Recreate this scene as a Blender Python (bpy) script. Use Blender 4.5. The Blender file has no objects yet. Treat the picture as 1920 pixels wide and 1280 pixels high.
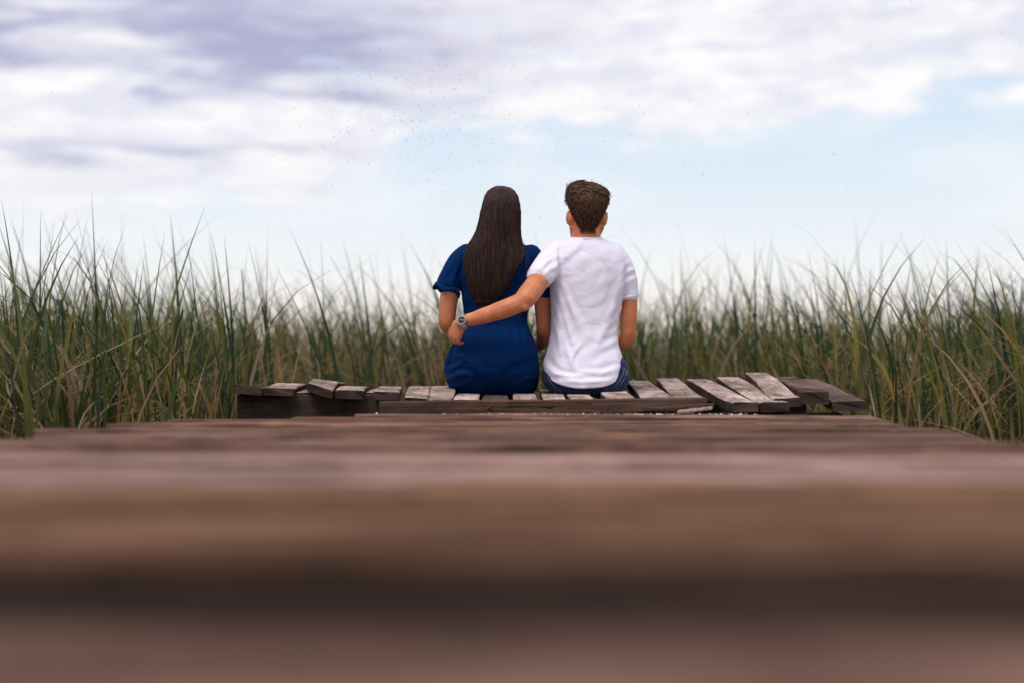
import bpy, bmesh, math, random
import numpy as np
from mathutils import Vector, Matrix

random.seed(7)
rng = np.random.default_rng(11)
SC = bpy.context.scene
COL = SC.collection
R = math.radians

# ------------------------------------------------------------------ camera
FPX = 2667.0            # focal length in photo pixels (50 mm on 36 mm, 1920 px wide)
CZ = 0.685              # camera height above the marsh
cam_data = bpy.data.cameras.new('camera')
cam_data.lens = 50.0
cam_data.sensor_width = 36.0
cam_data.clip_start = 0.05
cam_data.clip_end = 9000.0
cam_data.dof.use_dof = True
cam_data.dof.focus_distance = 6.02
cam_data.dof.aperture_fstop = 1.1
cam = bpy.data.objects.new('camera', cam_data)
COL.objects.link(cam)
cam.location = (0, 0, CZ)
cam.rotation_euler = (R(90), 0, 0)
SC.camera = cam

SC.render.engine = 'CYCLES'
SC.cycles.use_denoising = True
SC.cycles.max_bounces = 8
SC.cycles.transparent_max_bounces = 8
SC.cycles.caustics_reflective = False
SC.cycles.caustics_refractive = False
SC.view_settings.view_transform = 'Standard'
SC.view_settings.look = 'None'
SC.view_settings.gamma = 1.0
SC.view_settings.exposure = 0.2
SC.view_settings.use_curve_mapping = False

# ------------------------------------------------------------------ node helpers
class E:
    """a float socket with operators that add Math nodes"""
    def __init__(self, nt, s): self.nt, self.s = nt, s
    def _m(self, op, *others, clamp=False):
        n = self.nt.nodes.new('ShaderNodeMath'); n.operation = op; n.use_clamp = clamp
        for i, o in enumerate((self,) + others):
            if isinstance(o, E): self.nt.links.new(o.s, n.inputs[i])
            else: n.inputs[i].default_value = float(o)
        return E(self.nt, n.outputs[0])
    def __add__(self, o): return self._m('ADD', o)
    __radd__ = __add__
    def __sub__(self, o): return self._m('SUBTRACT', o)
    def __mul__(self, o): return self._m('MULTIPLY', o)
    __rmul__ = __mul__
    def __truediv__(self, o): return self._m('DIVIDE', o)
    def clamp(self): return self._m('ADD', 0.0, clamp=True)
    def smooth(self, a, b):
        n = self.nt.nodes.new('ShaderNodeMapRange'); n.interpolation_type = 'SMOOTHSTEP'
        self.nt.links.new(self.s, n.inputs['Value'])
        n.inputs['From Min'].default_value = a; n.inputs['From Max'].default_value = b
        return E(self.nt, n.outputs['Result'])

def mixc(nt, fac, a, b, mode='MIX'):
    n = nt.nodes.new('ShaderNodeMix'); n.data_type = 'RGBA'; n.blend_type = mode; n.clamp_factor = True
    if isinstance(fac, E): nt.links.new(fac.s, n.inputs[0])
    elif hasattr(fac, 'is_output'): nt.links.new(fac, n.inputs[0])
    else: n.inputs[0].default_value = fac
    for i, c in ((6, a), (7, b)):
        if hasattr(c, 'is_output'): nt.links.new(c, n.inputs[i])
        else: n.inputs[i].default_value = (c[0], c[1], c[2], 1)
    return n.outputs[2]

def noise(nt, vec, scale, detail=5, rough=0.55, dist=0.0):
    n = nt.nodes.new('ShaderNodeTexNoise')
    nt.links.new(vec, n.inputs['Vector'])
    n.inputs['Scale'].default_value = scale; n.inputs['Detail'].default_value = detail
    n.inputs['Roughness'].default_value = rough; n.inputs['Distortion'].default_value = dist
    return E(nt, n.outputs['Fac'])

def comb(nt, x, y, z):
    n = nt.nodes.new('ShaderNodeCombineXYZ')
    for i, v in enumerate((x, y, z)):
        if isinstance(v, E): nt.links.new(v.s, n.inputs[i])
        else: n.inputs[i].default_value = v
    return n.outputs[0]

def mapping(nt, vec, scale=(1, 1, 1), loc=(0, 0, 0)):
    n = nt.nodes.new('ShaderNodeMapping')
    nt.links.new(vec, n.inputs['Vector'])
    n.inputs['Scale'].default_value = scale; n.inputs['Location'].default_value = loc
    return n.outputs[0]

# ------------------------------------------------------------------ sky
SUN_EL, SUN_AZ = 60.0, 212.0        # high behind the camera, to its left; azimuth clockwise from +Y
world = bpy.data.worlds.new('World')
SC.world = world
world.use_nodes = True
def build_sky():
    nt = world.node_tree; nt.nodes.clear()
    out = nt.nodes.new('ShaderNodeOutputWorld'); bg = nt.nodes.new('ShaderNodeBackground')
    nt.links.new(bg.outputs[0], out.inputs[0])
    sky = nt.nodes.new('ShaderNodeTexSky'); sky.sky_type = 'NISHITA'; sky.sun_disc = False
    sky.sun_elevation = R(SUN_EL); sky.sun_rotation = R(SUN_AZ)
    sky.air_density = 1.2; sky.dust_density = 2.0
    tc = nt.nodes.new('ShaderNodeTexCoord')
    sep = nt.nodes.new('ShaderNodeSeparateXYZ'); nt.links.new(tc.outputs['Generated'], sep.inputs[0])
    x, y, z = (E(nt, s) for s in sep.outputs)
    az = x._m('ARCTAN2', y)
    hor = (x * x + y * y)._m('SQRT')
    el = z._m('ARCTAN2', hor)._m('MAXIMUM', 0.0)
    p = comb(nt, x, y, z * 3.6)
    pb = mapping(nt, p, (1, 1, 1), (3.1, 1.7, 5.3))
    pw = mapping(nt, p, (1, 1, 1.6), (8.4, 2.2, 1.1))
    nA = noise(nt, p, 5.5, 9, 0.58, 0.35)
    nB = noise(nt, pb, 15.0, 7, 0.6, 0.5)
    nC = noise(nt, pw, 9.0, 8, 0.6, 0.6)
    wob = noise(nt, pb, 7.0, 5, 0.6, 0.2)
    n = nA * 0.62 + nB * 0.38
    azw = az + (wob - 0.5) * 0.16
    elw = el + (nC - 0.5) * 0.055
    def blob(a0, e0, ra, re):
        a = (azw - a0) / ra; e = (elw - e0) / re
        return ((a * a + e * e) * -1.0)._m('EXPONENT')
    cov_in = n + ((el - 0.158) * 3.2)._m('MINIMUM', 0.24)._m('MAXIMUM', -0.24) \
        + blob(-0.30, 0.115, 0.19, 0.05) * 0.30 + blob(0.07, 0.166, 0.10, 0.022) * 0.18 \
        - blob(0.33, 0.12, 0.16, 0.035) * 0.12
    nD = noise(nt, mapping(nt, p, (1, 1, 1.3), (1.2, 6.1, 3.3)), 34.0, 6, 0.62, 0.7)
    cov = (cov_in + (nD - 0.5) * 0.22).smooth(0.43, 0.58)
    dk_in = nC * 0.55 + nB * 0.45 + blob(-0.24, 0.212, 0.26, 0.050) * 0.24 + blob(-0.13, 0.190, 0.12, 0.024) * 0.10 + (nD - 0.5) * 0.30 \
        + blob(-0.26, 0.130, 0.16, 0.0085) * 0.20 \
        - blob(-0.27, 0.204, 0.06, 0.010) * 0.30 - blob(-0.33, 0.160, 0.13, 0.016) * 0.32 - blob(-0.24, 0.148, 0.22, 0.010) * 0.16
    dk_in = dk_in - ((az + 0.12) * 0.45)._m('MINIMUM', 0.09)._m('MAXIMUM', 0.0)
    dk = dk_in.smooth(0.46, 0.84)
    bright = mixc(nt, (nB * 0.6 + nD * 0.4).smooth(0.38, 0.62), (0.665, 0.67, 0.775), (0.90, 0.88, 0.88))
    cloud = mixc(nt, dk, bright, (0.34, 0.345, 0.54))
    scale = nt.nodes.new('ShaderNodeVectorMath'); scale.operation = 'SCALE'
    nt.links.new(sky.outputs[0], scale.inputs[0]); scale.inputs['Scale'].default_value = 0.10
    hz = (el / -0.085)._m('EXPONENT')
    clear = mixc(nt, hz, (0.53, 0.68, 0.84), (0.82, 0.845, 0.875))
    clear = mixc(nt, 0.10, clear, scale.outputs[0])
    wisps = nA.smooth(0.42, 0.66) * 0.45
    clear = mixc(nt, wisps, clear, (0.83, 0.85, 0.87))
    col = mixc(nt, cov, clear, cloud)
    col = mixc(nt, (el / -0.085)._m('EXPONENT') * 0.95, col, (0.83, 0.86, 0.885))
    col = mixc(nt, (el / -0.032)._m('EXPONENT') * 0.95, col, (0.95, 0.80, 0.66))
    nt.links.new(col, bg.inputs['Color'])
    bg.inputs['Strength'].default_value = 1.0
build_sky()

sun_data = bpy.data.lights.new('sun', 'SUN')
sun_data.energy = 1.8
sun_data.angle = R(28)
sun_data.color = (1.0, 0.95, 0.90)
sun = bpy.data.objects.new('sun', sun_data)
COL.objects.link(sun)
_e, _a = R(SUN_EL), R(SUN_AZ)
sdir = Vector((math.sin(_a) * math.cos(_e), math.cos(_a) * math.cos(_e), math.sin(_e)))
sun.rotation_euler = sdir.to_track_quat('Z', 'Y').to_euler()
sun.location = sdir * 30

# ------------------------------------------------------------------ object helpers
def W(px, py, Y):
    """the place at distance Y seen at photo pixel (px, py)"""
    return Vector(((px - 960) / FPX * Y, Y, CZ - (py - 640) / FPX * Y))

def tag(o, label=None, cat=None, group=None, kind=None):
    if label: o['label'] = label
    if cat: o['category'] = cat
    if group: o['group'] = group
    if kind: o['kind'] = kind
    return o

def link(name, me, mat=None, parent=None, loc=None):
    o = bpy.data.objects.new(name, me); COL.objects.link(o)
    if mat and me is not None and not me.materials: me.materials.append(mat)
    if parent: o.parent = parent
    if loc is not None: o.location = loc
    return o

def empty(name, loc=(0, 0, 0)):
    o = bpy.data.objects.new(name, None); COL.objects.link(o); o.location = loc
    o.empty_display_size = 0.1
    return o

def mesh_from(name, verts, faces, smooth=False):
    me = bpy.data.meshes.new(name)
    me.from_pydata([tuple(v) for v in verts], [], faces)
    me.update()
    if smooth: me.polygons.foreach_set('use_smooth', [True] * len(me.polygons))
    return me

# ------------------------------------------------------------------ materials
def new_mat(name):
    m = bpy.data.materials.new(name); m.use_nodes = True
    nt = m.node_tree
    b = nt.nodes['Principled BSDF']
    return m, nt, b

def bump(nt, b, h, strength, dist):
    n = nt.nodes.new('ShaderNodeBump')
    nt.links.new(h.s, n.inputs['Height'])
    n.inputs['Strength'].default_value = strength; n.inputs['Distance'].default_value = dist
    nt.links.new(n.outputs[0], b.inputs['Normal'])

def wood_mat(name, axis, light, mid, dark, rough=0.95):
    m, nt, b = new_mat(name)
    tc = nt.nodes.new('ShaderNodeTexCoord'); oi = nt.nodes.new('ShaderNodeObjectInfo')
    rnd = E(nt, oi.outputs['Random'])
    off = comb(nt, rnd * 31.0, rnd * 17.0, rnd * 23.0)
    add = nt.nodes.new('ShaderNodeVectorMath'); add.operation = 'ADD'
    nt.links.new(tc.outputs['Object'], add.inputs[0]); nt.links.new(off, add.inputs[1])
    v = add.outputs[0]
    def st(a, c): return mapping(nt, v, (a, c, c) if axis == 'X' else (c, a, c))
    broad = noise(nt, st(0.9, 5.0), 1.6, 4, 0.55, 0.4)
    grain = noise(nt, st(2.2, 55.0), 1.4, 6, 0.62, 0.6)
    fine = noise(nt, st(8.0, 230.0), 1.0, 4, 0.6, 0.2)
    crack = (noise(nt, st(1.5, 36.0), 1.0, 3, 0.5, 0.9) - 0.5)._m('ABSOLUTE')
    line = 1.0 * (crack * -1.0 + 0.018).smooth(0.0, 0.016)
    mask = noise(nt, st(2.0, 7.0), 2.1, 2, 0.5).smooth(0.50, 0.62)
    line = line * mask
    stain = noise(nt, st(1.3, 4.0), 2.0, 5, 0.65, 0.5).smooth(0.42, 0.66)
    c = mixc(nt, broad.smooth(0.3, 0.7), mid, light)
    c = mixc(nt, grain.smooth(0.35, 0.72) * 0.62, c, dark)
    c = mixc(nt, fine.smooth(0.45, 0.75) * 0.25, c, dark)
    worn = noise(nt, mapping(nt, v, (1.6, 2.6, 2.6) if axis == 'X' else (2.6, 1.6, 2.6), (4, 9, 2)), 1.5, 4, 0.6, 0.6).smooth(0.42, 0.64)
    c = mixc(nt, worn * 0.6, c, tuple(1.35 * k for k in light))
    c = mixc(nt, stain * 0.72, c, dark)
    c = mixc(nt, line * 0.9, c, tuple(0.22 * k for k in dark))
    hs = nt.nodes.new('ShaderNodeHueSaturation')
    nt.links.new(c, hs.inputs['Color']); nt.links.new((rnd * 0.34 + 0.83).s, hs.inputs['Value'])
    nt.links.new(hs.outputs[0], b.inputs['Base Color'])
    b.inputs['Roughness'].default_value = rough
    b.inputs['Specular IOR Level'].default_value = 0.04
    bump(nt, b, grain * 0.6 + fine * 0.3 - line * 1.6, 0.55, 0.006)
    return m

PINK_L, PINK_M, PINK_D = (0.235, 0.136, 0.106), (0.145, 0.080, 0.061), (0.042, 0.023, 0.018)
M_DECK = wood_mat('deck wood pinkish grey', 'X', PINK_L, PINK_M, PINK_D)
M_DECK_BROWN = wood_mat('deck wood brown', 'X', (0.205, 0.108, 0.064), (0.135, 0.069, 0.043), (0.05, 0.026, 0.017))
M_DECK_PALE = wood_mat('deck wood pale pinkish', 'X', (0.33, 0.215, 0.185), (0.235, 0.145, 0.122), (0.07, 0.04, 0.033))
M_DECK_MID = wood_mat('deck wood dark brown', 'X', (0.12, 0.062, 0.038), (0.078, 0.040, 0.026), (0.03, 0.016, 0.011))
M_DECK_DARK = wood_mat('deck wood darkest', 'X', (0.040, 0.022, 0.017), (0.024, 0.014, 0.011), (0.011, 0.007, 0.006))  # darkest board tone, for the band of boards near the camera
M_SEAT = wood_mat('platform wood weathered', 'Y', (0.47, 0.36, 0.32), (0.35, 0.255, 0.225), (0.085, 0.055, 0.047))
M_SEAT_DARK = wood_mat('platform wood dark', 'Y', (0.17, 0.115, 0.10), (0.11, 0.073, 0.063), (0.035, 0.022, 0.018))
M_END_SHADE = wood_mat('end grain and painted shade', 'X', (0.075, 0.05, 0.042), (0.045, 0.03, 0.025), (0.016, 0.011, 0.009))  # darker end grain, with shade on ends and sides painted into the colour
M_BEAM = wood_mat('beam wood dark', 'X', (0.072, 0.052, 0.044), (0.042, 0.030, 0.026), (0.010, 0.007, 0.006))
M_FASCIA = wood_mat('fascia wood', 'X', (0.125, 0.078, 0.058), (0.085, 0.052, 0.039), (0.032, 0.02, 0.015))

def simple_mat(name, col, rough=0.6, metal=0.0, var=0.0, scale=60.0, bmp=0.0):
    m, nt, b = new_mat(name)
    b.inputs['Base Color'].default_value = (*col, 1)
    b.inputs['Roughness'].default_value = rough; b.inputs['Metallic'].default_value = metal
    if var or bmp:
        tc = nt.nodes.new('ShaderNodeTexCoord')
        n = noise(nt, tc.outputs['Object'], scale, 5, 0.6)
        if var:
            c = mixc(nt, n.smooth(0.3, 0.7), tuple(k * (1 - var) for k in col), tuple(min(1, k * (1 + var)) for k in col))
            nt.links.new(c, b.inputs['Base Color'])
        if bmp: bump(nt, b, n, bmp, 0.004)
    return m

def skin_mat(name, col):
    m, nt, b = new_mat(name)
    tc = nt.nodes.new('ShaderNodeTexCoord')
    n1 = noise(nt, tc.outputs['Object'], 22, 4, 0.6); n2 = noise(nt, tc.outputs['Object'], 260, 3, 0.6)
    c = mixc(nt, n1.smooth(0.35, 0.65), tuple(k * f for k, f in zip(col, (0.9, 0.82, 0.8))), tuple(k * 1.06 for k in col))
    c = mixc(nt, n2.smooth(0.56, 0.75) * 0.35, c, tuple(k * 0.6 for k in col))
    nt.links.new(c, b.inputs['Base Color'])
    b.inputs['Roughness'].default_value = 0.5
    b.inputs['Specular IOR Level'].default_value = 0.35
    b.inputs['Subsurface Weight'].default_value = 0.12
    b.inputs['Subsurface Radius'].default_value = (0.012, 0.004, 0.002)
    bump(nt, b, n2, 0.12, 0.002)
    return m
M_SKIN_W = skin_mat('skin tan', (0.47, 0.175, 0.085))
M_SKIN_M = skin_mat('skin warm', (0.58, 0.215, 0.095))

def cloth_mat(name, col, rough, weave, fold, sheen=0.2, var=0.12):
    m, nt, b = new_mat(name)
    tc = nt.nodes.new('ShaderNodeTexCoord'); v = tc.outputs['Object']
    n1 = noise(nt, mapping(nt, v, (1, 1, 0.7)), 9, 5, 0.6, 0.5)
    n2 = noise(nt, v, weave, 2, 0.5)
    n3 = noise(nt, mapping(nt, v, (1.4, 1, 3.2)), 14, 4, 0.55, 1.2)
    c = mixc(nt, n2.smooth(0.3, 0.7), tuple(k * (1 - var) for k in col), tuple(min(1, k * (1 + var * 0.4)) for k in col))
    nt.links.new(c, b.inputs['Base Color'])
    b.inputs['Roughness'].default_value = rough
    b.inputs['Specular IOR Level'].default_value = 0.06
    b.inputs['Sheen Weight'].default_value = sheen
    bump(nt, b, n1 * fold + n3 * fold * 0.7 + n2 * 0.05, 0.6, 0.012)
    return m
M_SHIRT = cloth_mat('white cotton', (0.80, 0.765, 0.90), 0.85, 500, 0.28, 0.1, 0.05)
M_DRESS = cloth_mat('royal blue cloth', (0.0016, 0.0215, 0.095), 0.9, 420, 0.6, 0.0, 0.25)
M_DENIM = cloth_mat('blue denim', (0.010, 0.032, 0.10), 0.85, 620, 0.5, 0.1, 0.5)
M_SHOE = simple_mat('shoe canvas', (0.25, 0.24, 0.23), 0.8, 0, 0.1)

def hair_mat(name, base, tip, sc, rough):
    m, nt, b = new_mat(name)
    tc = nt.nodes.new('ShaderNodeTexCoord')
    n = noise(nt, mapping(nt, tc.outputs['Object'], sc), 1.0, 4, 0.6, 0.15)
    c = mixc(nt, n.smooth(0.38, 0.72), base, tip)
    nt.links.new(c, b.inputs['Base Color'])
    b.inputs['Roughness'].default_value = rough
    b.inputs['Specular IOR Level'].default_value = 0.22
    return m
M_HAIR_W = hair_mat('dark brown long hair', (0.016, 0.0075, 0.006), (0.075, 0.034, 0.024), (190, 190, 4), 0.42)
M_HAIR_M = hair_mat('brown short hair', (0.034, 0.016, 0.010), (0.19, 0.092, 0.050), (120, 120, 60), 0.5)

def reed_mat():
    m, nt, b = new_mat('reed leaf')
    at = nt.nodes.new('ShaderNodeAttribute'); at.attribute_name = 'tint'
    tc = nt.nodes.new('ShaderNodeTexCoord'); oi = nt.nodes.new('ShaderNodeObjectInfo')
    n = noise(nt, mapping(nt, tc.outputs['Object'], (40, 40, 6)), 1.0, 4, 0.6)
    c = mixc(nt, n.smooth(0.3, 0.7) * 0.5, at.outputs['Color'], mixc(nt, 1.0, at.outputs['Color'], (0.45, 0.5, 0.4), 'MULTIPLY'))
    nt.links.new(c, b.inputs['Base Color'])
    b.inputs['Roughness'].default_value = 0.55
    b.inputs['Specular IOR Level'].default_value = 0.3
    tr = nt.nodes.new('ShaderNodeBsdfTranslucent'); nt.links.new(c, tr.inputs['Color'])
    mx = nt.nodes.new('ShaderNodeMixShader'); mx.inputs[0].default_value = 0.45
    nt.links.new(b.outputs[0], mx.inputs[1]); nt.links.new(tr.outputs[0], mx.inputs[2])
    nt.links.new(mx.outputs[0], nt.nodes['Material Output'].inputs[0])
    return m
M_REED = reed_mat()

# ------------------------------------------------------------------ setting: marsh ground, lake
def build_ground():
    m, nt, b = new_mat('marsh mud')
    tc = nt.nodes.new('ShaderNodeTexCoord'); v = tc.outputs['Object']
    n1 = noise(nt, v, 1.3, 6, 0.6); n2 = noise(nt, mapping(nt, v, (6, 22, 6)), 2.0, 5, 0.65, 0.6)
    c = mixc(nt, n1.smooth(0.35, 0.65), (0.03, 0.025, 0.016), (0.07, 0.055, 0.03))
    c = mixc(nt, n2.smooth(0.52, 0.7) * 0.6, c, (0.18, 0.12, 0.075))
    nt.links.new(c, b.inputs['Base Color']); b.inputs['Roughness'].default_value = 0.8
    bump(nt, b, n2, 0.6, 0.03)
    nx, ny = 60, 50
    vs, fs = [], []
    for j in range(ny + 1):
        for i in range(nx + 1):
            x = -40 + 80 * i / nx; y = -14 + 34 * j / ny
            edge = max(0.0, (y - 17.0) / 3.0)
            vs.append((x, y, 0.02 * math.sin(x * 1.7 + y) * math.cos(y * 1.3) - 0.02 - 0.25 * edge))
    for j in range(ny):
        for i in range(nx):
            a = j * (nx + 1) + i
            fs.append((a, a + 1, a + nx + 2, a + nx + 1))
    tag(link('ground', mesh_from('ground', vs, fs, True), m), 'dark marsh mud under the reeds around the boardwalk', 'ground', kind='structure')
    w, nt, b = new_mat('lake water')
    tc = nt.nodes.new('ShaderNodeTexCoord')
    n = noise(nt, mapping(nt, tc.outputs['Object'], (0.6, 2.2, 1)), 1.2, 4, 0.55)
    b.inputs['Base Color'].default_value = (0.05, 0.07, 0.08, 1); b.inputs['Roughness'].default_value = 0.12
    bump(nt, b, n, 0.25, 0.05)
    s = 4000
    tag(link('water', mesh_from('water', [(-s, -s, -0.12), (s, -s, -0.12), (s, s, -0.12), (-s, s, -0.12)], [(0, 1, 2, 3)]), w),
        'calm pale lake water behind the reed bed', 'water', kind='structure')
build_ground()

# ------------------------------------------------------------------ planks
def bar_mesh(name, length, width, thick, axis, seg=14, wob=0.004, wear=0.006, seed=0, ch=0.005):
    """a worn board: chamfered section swept along its length with uneven faces and ragged ends"""
    r = random.Random(seed)
    hw, ht = width / 2, thick / 2
    sec = [(-hw + ch, ht), (-hw * 0.33, ht), (hw * 0.33, ht), (hw - ch, ht), (hw, ht - ch), (hw, -ht + ch), (hw - ch, -ht), (-hw + ch, -ht), (-hw, -ht + ch), (-hw, ht - ch)]
    k = len(sec)
    ph = [r.uniform(0, 6.28) for _ in range(4)]
    cup = r.uniform(-1, 1) * wear * 0.5
    vs = []
    endj = [[r.uniform(-wear, wear) for _ in sec] for _ in range(2)]
    for i in range(seg + 1):
        t = i / seg; s = (t - 0.5) * length
        dw = wob * math.sin(3.1 * t * length + ph[0]) + wob * 0.6 * math.sin(9 * t * length + ph[1])
        dz = wob * math.sin(2.3 * t * length + ph[2])
        for q, (w, h) in enumerate(sec):
            ww = w + dw + r.uniform(-1, 1) * wear * 0.3
            hh = h + dz + cup * (w / hw) ** 2 + (r.uniform(-1, 1) * wear * 0.25)
            ss = s + (endj[0][q] if i == 0 else endj[1][q] if i == seg else 0)
            vs.append((ss, ww, hh) if axis == 'X' else (-ww, ss, hh))
    fs = []
    for i in range(seg):
        for q in range(k):
            a = i * k + q; b_ = i * k + (q + 1) % k
            fs.append((a, a + k, b_ + k, b_))
    fs.append(tuple(range(k)))
    fs.append(tuple(reversed(range(seg * k, seg * k + k))))
    return mesh_from(name, vs, fs)

DECK_Z = 0.40
def deck_z(y):
    """the old walk sags towards its far end"""
    return DECK_Z + 0.105 * max(0.0, min(1.15, (5.2 - y) / 4.3))
def build_boardwalk():
    bw = empty('boardwalk', (0, 3, 0))
    tag(bw, 'low weathered boardwalk of crosswise planks running from the foreground to the couple', 'boardwalk')
    def add(y0, y1, x0, x1, mat, dz=0.0, seed=0, roll=0.0, yaw=0.0, thick=0.045):
        me = bar_mesh('plank', x1 - x0, (y1 - y0), thick, 'X', seg=20, seed=seed, wob=0.003)
        o = link('plank', me, mat, bw, ((x0 + x1) / 2, (y0 + y1) / 2 - 3, deck_z((y0 + y1) / 2) - thick / 2 + dz))
        o.rotation_euler = (roll - (0.0244 if y1 < 5.2 else 0.0), 0, yaw)
        return o
    # (near edge, far edge, material, height offset)
    rows = [(-1.2, -0.99, 0, 0), (-0.97, -0.76, 1, 0), (-0.74, -0.52, 0, 0), (-0.50, -0.29, 1, 0), (-0.27, -0.05, 0, 0), (-0.03, 0.16, 0, 0), (0.18, 0.36, 1, 0),
            (0.38, 0.56, 0, 0), (0.58, 0.70, 0, 0), (0.715, 0.845, 0, 0.0),
            (0.87, 0.97, 3, -0.010), (0.995, 1.10, 2, -0.012), (1.125, 1.225, 2, -0.010), (1.245, 1.335, 3, -0.006), (1.35, 1.46, 1, -0.003), (1.475, 1.63, 1, 0), (1.645, 1.83, 1, 0.002), (1.845, 2.05, 1, 0.003),
            (2.065, 2.29, 4, 0.002), (2.305, 2.52, 4, 0.0), (2.54, 2.77, 4, 0.003), (2.785, 3.00, 0, 0.0), (3.045, 3.22, 1, -0.016), (3.27, 3.50, 0, 0.002),
            (3.52, 3.70, 1, -0.010), (3.74, 3.96, 0, 0.002), (3.975, 4.17, 1, -0.006), (4.19, 4.38, 0, 0.0), (4.40, 4.60, 1, -0.004), (4.615, 4.81, 0, 0.002), (4.825, 5.01, 0, 0.0), (5.025, 5.20, 1, 0.0),
            (5.215, 5.38, 0, 0.004)]
    mats = (M_DECK, M_DECK_BROWN, M_DECK_DARK, M_DECK_MID, M_DECK_PALE)
    r = random.Random(5)
    for i, (a, b, mi, dz) in enumerate(rows):
        xl = -1.33 + r.uniform(-0.09, 0.07); xr = 1.22 + r.uniform(-0.08, 0.09)
        if b > 4.9: xl, xr = -1.22 + r.uniform(-.09, .05), 1.32 + r.uniform(-0.06, 0.06)
        if a > 5.2: xl, xr = -0.82, 1.36
        add(a, b, xl, xr, mats[mi], dz, seed=20 + i, roll=R(r.uniform(-0.5, 0.5)), yaw=R(r.uniform(-0.35, 0.35)))
    add(5.395, 5.50, -0.60, 0.80, M_DECK, 0.006, 71, 0, R(-0.3))
    # bearers under the planks, along the walk
    for x in (-1.15, -0.4, 0.35, 1.05):
        me = bar_mesh('bearer', 6.6, 0.09, 0.14, 'Y', seg=10, seed=int(90 + x * 10))
        o = link('bearer', me, M_BEAM, bw, (x, 2.0 - 3, deck_z(2.0) - 0.135))
        o.rotation_euler = (-0.0244, 0, 0)
    for x in (-1.15, 1.05):
        for y in (-0.8, 1.2, 3.2, 5.1):
            me = bar_mesh('post', 0.09, 0.09, 0.5, 'X', seg=3, seed=int(x * 7 + y * 3 + 60))
            link('post', me, M_BEAM, bw, (x + (0.095 if x > 0 else -0.095), y - 3, 0.07))
build_boardwalk()

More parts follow.
